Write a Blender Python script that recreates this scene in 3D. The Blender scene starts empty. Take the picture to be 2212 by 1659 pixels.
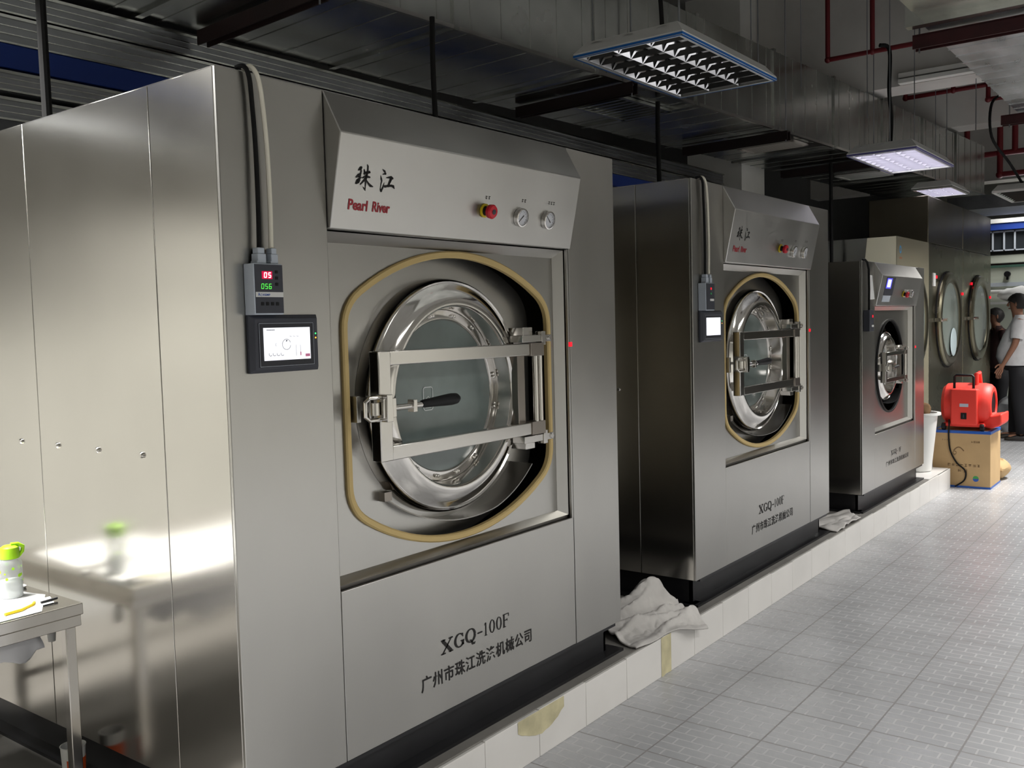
import bpy, bmesh, math, random
from mathutils import Vector, Matrix, noise
sc = bpy.context.scene
COL = sc.collection
R = math.radians
random.seed(4)
FZ = -0.324          # floor height
PZ = -0.14           # top of the machine plinth

# ------------------------------------------------------------------ camera
def make_camera():
    yaw, pit, rol = 0.65, -0.0635, -0.02576
    fw = Vector((math.cos(pit)*math.cos(yaw), math.cos(pit)*math.sin(yaw), math.sin(pit)))
    r = fw.cross(Vector((0, 0, 1))).normalized(); u = r.cross(fw)
    r2 = r*math.cos(rol)+u*math.sin(rol); u2 = -r*math.sin(rol)+u*math.cos(rol)
    cd = bpy.data.cameras.new('camera'); cd.sensor_width = 36; cd.lens = 2036.7/2212*36
    cd.clip_start = 0.05; cd.clip_end = 100
    co = bpy.data.objects.new('camera', cd); COL.objects.link(co)
    co.matrix_world = Matrix(((r2.x, u2.x, -fw.x, -1.527), (r2.y, u2.y, -fw.y, -2.101),
                              (r2.z, u2.z, -fw.z, 1.310), (0, 0, 0, 1)))
    sc.camera = co
make_camera()
w = bpy.data.worlds.new('world'); sc.world = w; w.use_nodes = True
w.node_tree.nodes['Background'].inputs[0].default_value = (0.8, 0.9, 1, 1)
w.node_tree.nodes['Background'].inputs[1].default_value = 0.02
vs = sc.view_settings
vs.view_transform = 'Standard'; vs.look = 'None'; vs.gamma = 1; vs.use_curve_mapping = False
vs.exposure = -0.22
sc.cycles.max_bounces = 8; sc.cycles.diffuse_bounces = 4; sc.cycles.glossy_bounces = 5
sc.cycles.sample_clamp_indirect = 4.0
sc.cycles.caustics_reflective = False; sc.cycles.caustics_refractive = False

def area(name, loc, sx, sy, power, color=(1, .97, .92), rot=(0, 0, 0)):
    l = bpy.data.lights.new(name, 'AREA'); l.shape = 'RECTANGLE'; l.size = sx; l.size_y = sy
    l.energy = power; l.color = color; l.spread = R(145)   # as if louvred: cut off towards the horizon
    o = bpy.data.objects.new(name, l); COL.objects.link(o); o.location = loc; o.rotation_euler = rot
    return o
# unseen area lights: table lamp, and others added to brighten fronts and floor
UNSEEN_LIGHTS = [((-.85, 1.25, 2.55), 140), ((-2.6, 2.4, 2.55), 150), ((-3.6, .4, 2.55), 80),
         ((1.6, -2.9, 2.55), 50), ((5.0, -2.9, 2.55), 70), ((8.6, -1.35, 2.55), 150), ((-2.0, -3.2, 2.55), 55), ((3.4, -5.2, 2.55), 120), ((8.0, -5.2, 2.55), 110), ((-1.0, -5.4, 2.55), 70),
         ((12.6, -1.6, 2.6), 60), ((14.2, .3, 3.2), 40)]
for i, (p, e) in enumerate(UNSEEN_LIGHTS):
    area('unseen_light', p, 1.1, .5, e, (1, .985, .95))

# ------------------------------------------------------------------ materials
def mat(name, color, rough=.5, metal=0., emit=None, es=1., alpha=None, trans=0., ior=1.45, spec=None):
    m = bpy.data.materials.new(name); m.use_nodes = True
    b = m.node_tree.nodes['Principled BSDF']
    b.inputs['Base Color'].default_value = (*color, 1)
    b.inputs['Roughness'].default_value = rough; b.inputs['Metallic'].default_value = metal
    b.inputs['IOR'].default_value = ior
    if spec is not None: b.inputs['Specular IOR Level'].default_value = spec
    if trans: b.inputs['Transmission Weight'].default_value = trans
    if emit:
        b.inputs['Emission Color'].default_value = (*emit, 1); b.inputs['Emission Strength'].default_value = es
    if alpha is not None: b.inputs['Alpha'].default_value = alpha
    return m

def noisy(m, scale=(3, 3, 3), amt=.12, detail=4, rough_amt=0., bump=0., bump_scale=40, dist=.01):
    """multiply the colour (and roughness) by a soft noise: wear and stains that belong to the surface"""
    nt = m.node_tree; N = nt.nodes; L = nt.links; b = N['Principled BSDF']
    tc = N.new('ShaderNodeTexCoord'); mp = N.new('ShaderNodeMapping'); mp.inputs['Scale'].default_value = scale
    L.new(tc.outputs['Object'], mp.inputs['Vector'])
    nz = N.new('ShaderNodeTexNoise'); nz.inputs['Scale'].default_value = 1; nz.inputs['Detail'].default_value = detail
    L.new(mp.outputs[0], nz.inputs['Vector'])
    mr = N.new('ShaderNodeMapRange'); mr.inputs[3].default_value = 1-amt; mr.inputs[4].default_value = 1+amt
    mr.inputs[1].default_value = .3; mr.inputs[2].default_value = .7
    L.new(nz.outputs['Fac'], mr.inputs[0])
    mx = N.new('ShaderNodeMix'); mx.data_type = 'RGBA'; mx.blend_type = 'MULTIPLY'; mx.inputs[0].default_value = 1
    mx.inputs[6].default_value = b.inputs['Base Color'].default_value
    cb = N.new('ShaderNodeCombineColor')
    for i in range(3): L.new(mr.outputs[0], cb.inputs[i])
    L.new(cb.outputs[0], mx.inputs[7]); L.new(mx.outputs[2], b.inputs['Base Color'])
    if rough_amt:
        r0 = b.inputs['Roughness'].default_value
        m2 = N.new('ShaderNodeMapRange'); m2.inputs[1].default_value = .3; m2.inputs[2].default_value = .7
        m2.inputs[3].default_value = r0-rough_amt; m2.inputs[4].default_value = r0+rough_amt
        L.new(nz.outputs['Fac'], m2.inputs[0]); L.new(m2.outputs[0], b.inputs['Roughness'])
    if bump:
        n2 = N.new('ShaderNodeTexNoise'); n2.inputs['Scale'].default_value = bump_scale; n2.inputs['Detail'].default_value = 3
        L.new(tc.outputs['Object'], n2.inputs['Vector'])
        bp = N.new('ShaderNodeBump'); bp.inputs['Strength'].default_value = bump; bp.inputs['Distance'].default_value = dist
        L.new(n2.outputs['Fac'], bp.inputs['Height']); L.new(bp.outputs[0], b.inputs['Normal'])
    return m

STEEL = noisy(mat('brushed_stainless', (.505, .495, .47), .30, 1.), (2.2, 2.2, 1.3), .05, 3, .03)
STEELS = noisy(mat('satin_side_sheet', (.66, .64, .60), .17, 1.), (1.6, 1.6, 1.2), .04, 3, .02)
HOOD = noisy(mat('control_panel_steel', (.56, .55, .53), .36, 1.), (3, 3, 3), .05, 4, .04)
CHROME = mat('polished_steel', (.66, .64, .61), .10, 1.)
POLISH = mat('bar_steel', (.64, .62, .59), .16, 1.)
DARKST = mat('dark_bracket_steel', (.30, .27, .24), .3, 1.)
BLACKP = noisy(mat('black_painted_base', (.012, .012, .014), .35), (6, 6, 6), .3, 4)
BLACK = mat('black_rubber', (.008, .008, .009), .5, spec=.3)
GASK = mat('cream_gasket_rubber', (.62, .46, .20), .6)
GLASS = noisy(mat('dirty_door_glass', (.20, .245, .235), .2, .0, spec=.9), (4, 4, 4), .22, 4, .05)
TROUGH = mat('trough_steel', (.26, .25, .235), .22, 1.)
DULL = mat('drum_inner', (.18, .17, .16), .45, .8)
WHITEP = mat('white_plastic', (.75, .75, .73), .4)
GREYP = mat('grey_plastic', (.52, .57, .64), .5)
DGREYP = mat('dark_grey_plastic', (.045, .048, .062), .45)
DGREY2 = mat('black_face_plastic', (.02, .021, .028), .4)
CREAMC = mat('cream_cable', (.80, .76, .64), .5)
BLKC = mat('black_cable', (.008, .008, .008), .6, spec=.2)
INK = mat('black_ink', (.012, .010, .010), .6)
INKR = mat('red_ink', (.36, .018, .03), .5)
RED = mat('red_knob', (.62, .012, .03), .35)
YEL = mat('yellow_collar', (.75, .55, .02), .5)
DIAL = mat('gauge_dial', (.66, .67, .71), .4)
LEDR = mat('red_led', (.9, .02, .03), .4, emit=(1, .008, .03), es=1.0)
DIGR = mat('red_digit', (1, .6, .6), .4, emit=(1, .50, .55), es=2.2)
HALO = mat('red_display_window', (.3, .0, .03), .4, emit=(.8, .0, .06), es=.8)
DIGG = mat('green_digit', (.1, .9, .1), .4, emit=(.12, .95, .10), es=1.0)
LEDG = mat('green_led', (.1, .9, .2), .4, emit=(.05, .9, .25), es=1.5)
LEDO = mat('orange_led', (.9, .5, .1), .4, emit=(1, .5, .05), es=1.5)
SCREEN = mat('lit_screen', (.8, .8, .85), .3, emit=(.93, .95, 1), es=1.0)
SCREENB = mat('lit_blue_screen', (.1, .1, .8), .3, emit=(.12, .10, .95), es=.8)
LINEG = mat('screen_line', (.05, .05, .08), .6)
LBLUE = mat('blue_ink', (.02, .10, .42), .5)
GALV = noisy(mat('galvanised_sheet', (.48, .49, .47), .22, 1.), (2.5, 2.5, 2.5), .22, 4, .06)
GALVD = noisy(mat('dull_galvanised_tray', (.27, .28, .30), .42, 1.), (2.5, 6, 6), .2, 4, .06)
FOIL = noisy(mat('foil_insulation', (.62, .63, .65), .30, 1.), (2, 6, 4), .22, 4, .05)
BLUE = mat('blue_pipe_paint', (.012, .045, .28), .5)
REDP = mat('red_pipe_paint', (.13, .006, .010), .5)
MAROON = noisy(mat('maroon_primer', (.010, .0025, .0025), .6), (8, 8, 8), .3)
MAROON2 = noisy(mat('red_oxide_primer', (.035, .004, .005), .55), (8, 8, 8), .3)
CONC = noisy(mat('painted_concrete', (.64, .62, .59), .85), (2, 2, 2), .10, 5)
COLW = noisy(mat('white_column_paint', (.82, .81, .77), .8), (2, 2, 2), .06, 5)
WALL_SHADE = noisy(mat('shaded_wall_colour', (.085, .085, .085), .8), (1.5, 1.5, 1.5), .1, 5)  # same wall behind the machines, its shade put into the colour
WALLM = noisy(mat('wall_paint', (.66, .65, .60), .8), (1.5, 1.5, 1.5), .06, 5)
CEILM = noisy(mat('ceiling_paint', (.46, .455, .44), .9), (1.5, 1.5, 1.5), .08, 5)
LAMPW = mat('lamp_housing_white', (.70, .70, .68), .5)
FILM = mat('blue_protective_film', (.01, .12, .42), .4)
LOUV = mat('mirror_louvre', (.80, .80, .82), .13, 1.)
TUBE_ON = mat('lit_tube', (1, 1, 1), .5, emit=(.96, .95, 1), es=30)
TUBE_OFF = mat('unlit_tube', (.75, .75, .74), .4)
REFL = mat('lamp_reflector', (.85, .85, .84), .35)
TOWEL = noisy(mat('wet_cloth', (.56, .54, .52), .9), (7, 7, 7), .16, 5, bump=.3, bump_scale=60, dist=.004)
CARD = noisy(mat('brown_cardboard', (.50, .34, .17), .85), (5, 5, 5), .06)
CARDP = mat('cardboard_print', (.20, .12, .06), .85)
TAPE = mat('blue_tape', (.02, .10, .42), .35)
REDPL = mat('red_blower_plastic', (.85, .055, .038), .5)
PLINW = noisy(mat('white_plinth_tile', (.74, .72, .695), .35), (3, 3, 3), .05, 5)
CEMENT = noisy(mat('grey_cement', (.21, .20, .185), .85), (5, 5, 5), .16, 6)
MORTAR = noisy(mat('yellow_mortar', (.55, .50, .32), .9), (12, 12, 12), .2, 5)
PAPER = mat('white_paper', (.85, .85, .84), .8)
LIME = mat('lime_plastic', (.42, .80, .02), .4)
PETB = mat('clear_bottle_plastic', (.80, .83, .88), .12, alpha=.30)
DRYM = noisy(mat('olive_dryer_steel', (.24, .22, .155), .28, 1.), (1.5, 1.5, 1.5), .1, 4, .05)
DRYU = noisy(mat('dark_heater_steel', (.14, .125, .095), .34, 1.), (1.5, 1.5, 1.5), .15, 4, .05)
CREAMP = mat('cream_dryer_paint', (.86, .82, .60), .5)
SKIN = mat('skin', (.29, .14, .085), .6)
HAIR = mat('black_hair', (.012, .010, .010), .6)
SHIRTW = noisy(mat('white_shirt', (.62, .62, .63), .85), (14, 14, 10), .10, 4)
SHIRTD = mat('dark_red_top', (.045, .022, .022), .85)
TROU = mat('black_trousers', (.010, .010, .013), .8)
SHOE = mat('black_shoe', (.012, .010, .010), .4)
BAGM = mat('clear_plastic_bag', (.62, .64, .66), .3, alpha=.75)
CREAMI = mat('ironer_cream', (.60, .64, .55), .5)
GREENI = mat('ironer_green', (.22, .45, .36), .5)

def floor_material():
    m = mat('grey_floor_tile', (.40, .40, .42), .34); nt = m.node_tree; N = nt.nodes; L = nt.links; b = N['Principled BSDF']
    tc = N.new('ShaderNodeTexCoord'); sep = N.new('ShaderNodeSeparateXYZ'); L.new(tc.outputs['Object'], sep.inputs[0])
    cmb = N.new('ShaderNodeCombineXYZ'); L.new(sep.outputs[1], cmb.inputs[0]); L.new(sep.outputs[0], cmb.inputs[1])
    def brick(rw, rh, off, mort, freq=2, ox=0., oy=0.):
        mp = N.new('ShaderNodeMapping'); mp.inputs['Location'].default_value = (ox, oy, 0); L.new(cmb.outputs[0], mp.inputs[0])
        t = N.new('ShaderNodeTexBrick'); t.offset = off; t.offset_frequency = freq
        t.inputs['Scale'].default_value = 1; t.inputs['Brick Width'].default_value = rw; t.inputs['Row Height'].default_value = rh
        t.inputs['Mortar Size'].default_value = mort; t.inputs['Mortar Smooth'].default_value = .25; t.inputs['Bias'].default_value = -1
        L.new(mp.outputs[0], t.inputs['Vector']); return t
    # tile joints: grid of .324 x .322 through (2.189, -1.010)
    g = brick(.322, .324, 0., .0040, 1, ox=.322*4+1.010-.322*0, oy=-2.189+.324*8)
    k = brick(.322/3, .324/6, .5, .0042, 2, ox=.322*4+1.010, oy=-2.189+.324*8)
    nz = N.new('ShaderNodeTexNoise'); nz.inputs['Scale'].default_value = 2.2; nz.inputs['Detail'].default_value = 5; L.new(tc.outputs['Object'], nz.inputs['Vector'])
    ramp = N.new('ShaderNodeMapRange'); ramp.inputs[1].default_value = .3; ramp.inputs[2].default_value = .7; ramp.inputs[3].default_value = .88; ramp.inputs[4].default_value = 1.1
    L.new(nz.outputs['Fac'], ramp.inputs[0])
    def mix(fac, a, bcol):
        x = N.new('ShaderNodeMix'); x.data_type = 'RGBA'; L.new(fac, x.inputs[0])
        if isinstance(a, tuple): x.inputs[6].default_value = a
        else: L.new(a, x.inputs[6])
        x.inputs[7].default_value = bcol; return x.outputs[2]
    c = mix(k.outputs['Fac'], (.42, .425, .44, 1), (.495, .495, .505, 1))
    c = mix(g.outputs['Fac'], c, (.27, .26, .26, 1))
    mu = N.new('ShaderNodeMix'); mu.data_type = 'RGBA'; mu.blend_type = 'MULTIPLY'; mu.inputs[0].default_value = 1
    L.new(c, mu.inputs[6]); cc = N.new('ShaderNodeCombineColor')
    for i in range(3): L.new(ramp.outputs[0], cc.inputs[i])
    L.new(cc.outputs[0], mu.inputs[7]); L.new(mu.outputs[2], b.inputs['Base Color'])
    ad = N.new('ShaderNodeMath'); ad.operation = 'MAXIMUM'; L.new(k.outputs['Fac'], ad.inputs[0]); L.new(g.outputs['Fac'], ad.inputs[1])
    bp = N.new('ShaderNodeBump'); bp.invert = True; bp.inputs['Strength'].default_value = .35; bp.inputs['Distance'].default_value = .0015
    L.new(ad.outputs[0], bp.inputs['Height']); L.new(bp.outputs[0], b.inputs['Normal'])
    rr = N.new('ShaderNodeMapRange'); rr.inputs[3].default_value = .27; rr.inputs[4].default_value = .5; L.new(ad.outputs[0], rr.inputs[0]); L.new(rr.outputs[0], b.inputs['Roughness'])
    return m
FLOORM = floor_material()

# ------------------------------------------------------------------ builders
ROOTLOC = {}
def root_loc(o):
    while o is not None:
        if o.name in ROOTLOC: return ROOTLOC[o.name]
        o = o.parent
    return Vector((0, 0, 0))

class MB:
    def __init__(s, off=(0, 0, 0)):
        s.v = []; s.f = []; s.off = Vector(off)
    def add(s, vs_, fs):
        b = len(s.v); s.v += [Vector(p)+s.off for p in vs_]; s.f += [[i+b for i in f] for f in fs]; return s
    def poly(s, pts): return s.add(pts, [list(range(len(pts)))])
    def box(s, x0, x1, y0, y1, z0, z1):
        v = [(x, y, z) for z in (z0, z1) for y in (y0, y1) for x in (x0, x1)]
        return s.add(v, [(0, 2, 3, 1), (4, 5, 7, 6), (0, 1, 5, 4), (2, 6, 7, 3), (0, 4, 6, 2), (1, 3, 7, 5)])
    def obox(s, c, ax, ay, az):
        c = Vector(c); ax, ay, az = Vector(ax), Vector(ay), Vector(az)
        v = [c+ax*i+ay*j+az*k for k in (-1, 1) for j in (-1, 1) for i in (-1, 1)]
        return s.add(v, [(0, 2, 3, 1), (4, 5, 7, 6), (0, 1, 5, 4), (2, 6, 7, 3), (0, 4, 6, 2), (1, 3, 7, 5)])
    def prism(s, pts, ext):
        n = len(pts); e = Vector(ext); v = [Vector(p) for p in pts]+[Vector(p)+e for p in pts]
        return s.add(v, [list(range(n))[::-1], list(range(n, 2*n))]+[(i, (i+1) % n, n+(i+1) % n, n+i) for i in range(n)])
    def loft(s, rings, closed=True, cap=True):
        n = len(rings[0]); v = [p for r_ in rings for p in r_]; f = []
        for k in range(len(rings)-1):
            for i in range(n if closed else n-1):
                a, b = k*n+i, k*n+(i+1) % n; f.append((a, b, b+n, a+n))
        if cap: f.append(list(range(n))[::-1]); f.append([(len(rings)-1)*n+i for i in range(n)])
        return s.add(v, f)
    def tube(s, path, r, seg=10, cap=True):
        P = [Vector(p) for p in path]; rs = r if isinstance(r, (list, tuple)) else [r]*len(P)
        rings = []; up = None
        for i, p in enumerate(P):
            d = (P[min(i+1, len(P)-1)]-P[max(i-1, 0)]).normalized()
            if up is None:
                up = Vector((0, 0, 1)) if abs(d.z) < .9 else Vector((1, 0, 0))
            a = d.cross(up).normalized(); b = a.cross(d).normalized(); up = b
            rings.append([p+(a*math.cos(2*math.pi*k/seg)+b*math.sin(2*math.pi*k/seg))*rs[i] for k in range(seg)])
        return s.loft(rings, True, cap)
    def cyl(s, p0, p1, r0, r1=None, seg=20): return s.tube([p0, p1], [r0, r0 if r1 is None else r1], seg)
    def lathe(s, prof, c, axis='y', seg=48, a0=0., a1=2*math.pi, cap=False):
        """prof: list of (radius, along axis offset)"""
        full = abs(a1-a0-2*math.pi) < 1e-6; n = seg if full else seg+1; rings = []
        for r_, h in prof:
            ring = []
            for k in range(n):
                a = a0+(a1-a0)*k/seg; ca, sa = r_*math.cos(a), r_*math.sin(a)
                ring.append({'y': (c[0]+ca, c[1]+h, c[2]+sa), 'z': (c[0]+ca, c[1]+sa, c[2]+h), 'x': (c[0]+h, c[1]+ca, c[2]+sa)}[axis])
            rings.append(ring)
        return s.loft(rings, full, cap)
    def ball(s, c, rx, ry, rz, seg=16, rows=10):
        rings = []
        for i in range(rows+1):
            t = math.pi*(i+.02)/(rows+.04); rings.append([(c[0]+rx*math.sin(t)*math.cos(2*math.pi*k/seg), c[1]+ry*math.sin(t)*math.sin(2*math.pi*k/seg), c[2]-rz*math.cos(t)) for k in range(seg)])
        return s.loft(rings)
    def build(s, name, m, parent=None, smooth=35, bevel=0., bseg=2, loc=None):
        me = bpy.data.meshes.new(name)
        L = root_loc(parent) if parent is not None else Vector(loc or (0, 0, 0))
        me.from_pydata([v-L for v in s.v], [], s.f)
        bm = bmesh.new(); bm.from_mesh(me); bmesh.ops.recalc_face_normals(bm, faces=bm.faces); bm.to_mesh(me); bm.free()
        me.materials.append(m)
        if smooth:
            me.shade_smooth(); me.set_sharp_from_angle(angle=R(smooth))
        o = bpy.data.objects.new(name, me); COL.objects.link(o)
        if parent is not None: o.parent = parent
        else:
            o.location = L; ROOTLOC[o.name] = Vector(L)
        if bevel:
            b = o.modifiers.new('bevel', 'BEVEL'); b.width = bevel; b.segments = bseg; b.limit_method = 'ANGLE'; b.angle_limit = R(40)
        return o

def thing(name, label, cat, loc, group=None):
    o = bpy.data.objects.new(name, None); COL.objects.link(o); o.location = loc; o.empty_display_size = .1
    ROOTLOC[o.name] = Vector(loc); o['label'] = label; o['category'] = cat
    if group: o['group'] = group
    return o
def tag(o, label, cat, group=None, kind=None):
    o['label'] = label; o['category'] = cat
    if group: o['group'] = group
    if kind: o['kind'] = kind
    return o
def struct(name, mb, m, label=None, parent=None, **k):
    o = mb.build(name, m, parent, **k)
    o['kind'] = 'structure'
    if label: o['label'] = label
    return o

# lettering ---------------------------------------------------------------
def text_polys(body, bold=0., space=1.):
    c = bpy.data.curves.new('lettering', 'FONT'); c.body = body; c.offset = bold; c.space_character = space; c.resolution_u = 3
    o = bpy.data.objects.new('lettering_source', c); COL.objects.link(o)
    dg = bpy.context.evaluated_depsgraph_get(); ev = o.evaluated_get(dg); me = ev.to_mesh()
    V = [(v.co.x, v.co.y) for v in me.vertices]; F = [list(p.vertices) for p in me.polygons]
    ev.to_mesh_clear(); bpy.data.objects.remove(o); bpy.data.curves.remove(c)
    return V, F
def text(mb, body, u0, u1, v0, v1, place, bold=0., space=1.):
    """flat lettering fitted to the rectangle u0..u1, v0..v1; place maps (u, v) to a point"""
    V, F = text_polys(body, bold, space)
    xs = [p[0] for p in V]; ys = [p[1] for p in V]; ax, bx, ay, by = min(xs), max(xs), min(ys), max(ys)
    mb.add([place(u0+(u1-u0)*(x-ax)/(bx-ax), v0+(v1-v0)*(y-ay)/(by-ay)) for x, y in V], F)
    return mb
def stroke(mb, pts, ws, place):
    """a brush stroke: polyline with a width at every point"""
    P = [Vector((p[0], p[1])) for p in pts]; n = len(P); Lf = []; Rt = []
    for i in range(n):
        d = (P[min(i+1, n-1)]-P[max(i-1, 0)]).normalized(); q = Vector((-d.y, d.x)); wd = ws[i]/2 if isinstance(ws, (list, tuple)) else ws/2
        Lf.append(P[i]+q*wd); Rt.append(P[i]-q*wd)
    v = [place(p.x, p.y) for p in Lf+Rt]
    return mb.add(v, [(i, i+1, n+i+1, n+i) for i in range(n-1)])
def sevenseg(mb, ch, u, v, wd, h, t, place, slant=.10):
    S = {'0': 'abcdef', '5': 'afgcd', '6': 'afgcde'}[ch]
    X = lambda a, b: (u+a*wd+slant*b*h, v+b*h)
    seg = {'a': ((0, 1), (1, 1)), 'b': ((1, 1), (1, .5)), 'c': ((1, .5), (1, 0)), 'd': ((0, 0), (1, 0)), 'e': ((0, .5), (0, 0)), 'f': ((0, 1), (0, .5)), 'g': ((0, .5), (1, .5))}
    for k in S:
        a, b = seg[k]; stroke(mb, [X(*a), X(*b)], t, place)

# ------------------------------------------------------------------ setting
XA, XB, YA, YB, CZ = -5.0, 20.0, -7.0, 3.6, 4.6
struct('floor', MB().box(XA, XB, YA, YB, FZ-.1, FZ), FLOORM, 'grey tile floor with an embossed brick pattern')
struct('ceiling', MB().box(XA, XB, YA, YB, CZ, CZ+.1), CEILM, 'bare painted concrete ceiling')
struct('wall_back', MB().box(XA, .25, YB, YB+.1, FZ, CZ), WALLM, 'pale end of the wall behind the work table')
struct('trim_8', MB().box(.25, XB, YB, YB+.1, FZ, CZ), WALL_SHADE, 'wall behind the row of machines, shade put into its colour')
struct('wall_front', MB().box(XA, XB, YA-.1, YA, FZ, CZ), WALLM, 'pale wall across the aisle')
struct('wall_left', MB().box(XA-.1, XA, YA, YB, FZ, CZ), WALLM, 'pale wall at the near end of the room')
struct('wall_right', MB().box(XB, XB+.1, YA, YB, FZ, CZ), WALLM, 'wall at the far end of the room')
# beams across the ceiling
struct('trim_1', MB().box(8.0, 8.4, YA, YB, 3.47, CZ), CONC, 'pale concrete ceiling beam nearer the camera')
struct('trim_2', MB().box(10.4, 10.8, YA, YB, 3.45, CZ), CONC, 'concrete ceiling beam beyond the first')
struct('trim_3', MB().box(14.5, 14.9, YA, YB, 3.3, CZ), CONC, 'far concrete ceiling beam')
struct('trim_4', MB().box(7.6, 8.19, 1.85, 2.45, FZ, CZ), COLW, 'white square column behind the machines')
# plinth: tiled front, cement top
pl = MB().box(XA, 7.87, -.045, 2.6, FZ, PZ)  # unseen left run lengthened to darken reflections in the nearest side panel
struct('trim_5', pl, CEMENT, 'low cement plinth carrying the machines')
pt = MB(); x = -4.9; k = 0
while x < 7.87:
    x1 = min(x+.325, 7.87)
    if not (1.0 < x < 1.2 and False): pt.box(x+.0012, x1-.0012, -.059, -.045, FZ, PZ-.004+.003*math.sin(k*2.1))
    x = x1; k += 1
pt.box(7.871, 7.884, -.059, .32, FZ, PZ-.001)
x = 7.2
pt.box(7.16, 7.87, -.045, .32, PZ, PZ+.004)
struct('trim_6', pt, PLINW, 'white tiles facing the plinth', bevel=.002)
mp_ = MB()
for (x0, x1, z0, z1, s_) in ((1.14, 1.44, -.235, -.143, 1), (2.235, 2.33, FZ+.002, -.142, 2)):
    n = 14; top = []; bot = []
    for i in range(n+1):
        xx = x0+(x1-x0)*i/n; j = noise.noise((xx*30, s_, 0))*.012
        top.append((xx, -.0605, z1)); bot.append((xx, -.0605, min(z1-.01, z0+(.05*(i/n-.5)**2*4 if s_ == 1 else 0)+j)))
    for i in range(n): mp_.poly([top[i], top[i+1], bot[i+1], bot[i]])
struct('trim_7', mp_, MORTAR, 'yellowish mortar showing where plinth tiles are broken')

# ------------------------------------------------------------------ washing machines
def hood_y(z, h0, h1, y0, ya):  # front of the sloped control panel
    return y0+(ya-y0)*(z-h0)/(h1-h0)

ZHU = [  # brush strokes of the two large characters, in units of the traced picture (u right, v down)
    ([(318, 330), (380, 262), (405, 255)], [14, 60, 66]), ([(330, 330), (395, 285), (400, 350), (385, 420), (360, 520)], [20, 60, 48, 44, 46]),
    ([(255, 510), (320, 450), (400, 400)], [18, 44, 30]), ([(262, 520), (330, 500), (390, 470)], [20, 34, 24]),
    ([(255, 675), (300, 610), (350, 560), (420, 500)], [40, 78, 58, 8]), ([(262, 690), (330, 650), (380, 580)], [24, 44, 14]),
    ([(485, 300), (495, 350), (490, 430)], [24, 44, 28]), ([(480, 420), (540, 385), (630, 350)], [40, 60, 44]),
    ([(572, 168), (588, 210), (585, 300), (560, 420), (530, 560), (520, 700), (512, 868)], [22, 42, 40, 62, 62, 34, 8]),
    ([(445, 760), (480, 800), (512, 862)], [8, 30, 18]),
    ([(430, 530), (530, 480), (640, 500)], [20, 70, 40]), ([(540, 500), (470, 600), (380, 700)], [60, 52, 30]),
    ([(535, 570), (600, 670), (660, 730), (722, 750)], [30, 46, 62, 26]), ([(560, 380), (640, 370)], [60, 44])]
JIANG = [
    ([(1008, 272), (1060, 320), (1080, 380), (995, 408)], [20, 56, 60, 10]), ([(945, 430), (960, 520), (975, 580), (958, 660), (940, 760), (935, 830)], [6, 48, 40, 26, 16, 22]),
    ([(922, 800), (960, 850), (1000, 780), (1050, 620)], [14, 70, 44, 8]), ([(1112, 492), (1180, 480), (1245, 470), (1290, 500)], [20, 46, 66, 50]),
    ([(1250, 490), (1225, 560), (1190, 640), (1160, 720)], [84, 70, 58, 54]), ([(1060, 730), (1150, 710), (1250, 700), (1310, 720), (1340, 775)], [60, 56, 56, 70, 26])]
def tr_char(u, v):  # traced picture units to panel x, z (undoing the view's skew)
    vv = v-.0926*(u-240); uu = u+.11*(v-870)
    return .4415+(uu-207)*.0001475, 1.7185+(845-vv)*.000106

# serif letters on a unit cell (thick and thin strokes)
def serif(mb, ch, u, v, wd, h, place, T=.17, t=.06):
    W_ = wd; Tn = T*wd*1.25; tn = t*wd*1.3
    P = lambda a, b: (u+a*W_, v+b*h)
    S = lambda pts, ws: stroke(mb, [P(*p) for p in pts], ws, place)
    def arc(cx, cy, rx, ry, a0, a1, n=18):
        return [(cx+rx*math.cos(R(a0+(a1-a0)*i/n)), cy+ry*math.sin(R(a0+(a1-a0)*i/n))) for i in range(n+1)]
    def bowl(cx, cy, rx, ry, a0, a1):
        p = arc(cx, cy, rx, ry, a0, a1); S(p, [tn+(Tn-tn)*abs(math.cos(math.atan2((q[1]-cy)/ry, (q[0]-cx)/rx)))**1.5 for q in p])
    if ch == 'X':
        S([(.12, 1), (.85, 0)], Tn); S([(.86, 1), (.12, 0)], tn)
        for a, b in ((0, .36), (.64, 1)): S([(a, 1), (b, 1)], tn); S([(a, 0), (b, 0)], tn)
    elif ch == 'G':
        bowl(.5, .5, .44, .5, 45, 330); S([(.86, .42), (.86, .08)], Tn); S([(.62, .42), (1, .42)], tn); S([(.86, .98), (.86, .7)], tn)
    elif ch == 'Q':
        bowl(.5, .5, .44, .5, 0, 360); S([(.38, .16), (.55, .12), (.68, -.16), (.88, -.2), (.95, -.1)], [tn, tn*1.5, Tn, tn*1.6, tn])
    elif ch == '-': S([(.1, .42), (.9, .42)], tn*2)
    elif ch == '1': S([(.5, 0), (.5, 1)], Tn); S([(.22, .82), (.5, 1)], tn); S([(.2, 0), (.8, 0)], tn)
    elif ch == '0': bowl(.5, .5, .38, .5, 0, 360)
    elif ch == 'F':
        S([(.22, 0), (.22, 1)], Tn); S([(.05, 0), (.5, 0)], tn); S([(.05, 1), (.95, 1)], tn); S([(.95, 1), (.95, .76)], tn); S([(.25, .52), (.7, .52)], tn); S([(.7, .62), (.7, .42)], tn)

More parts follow.
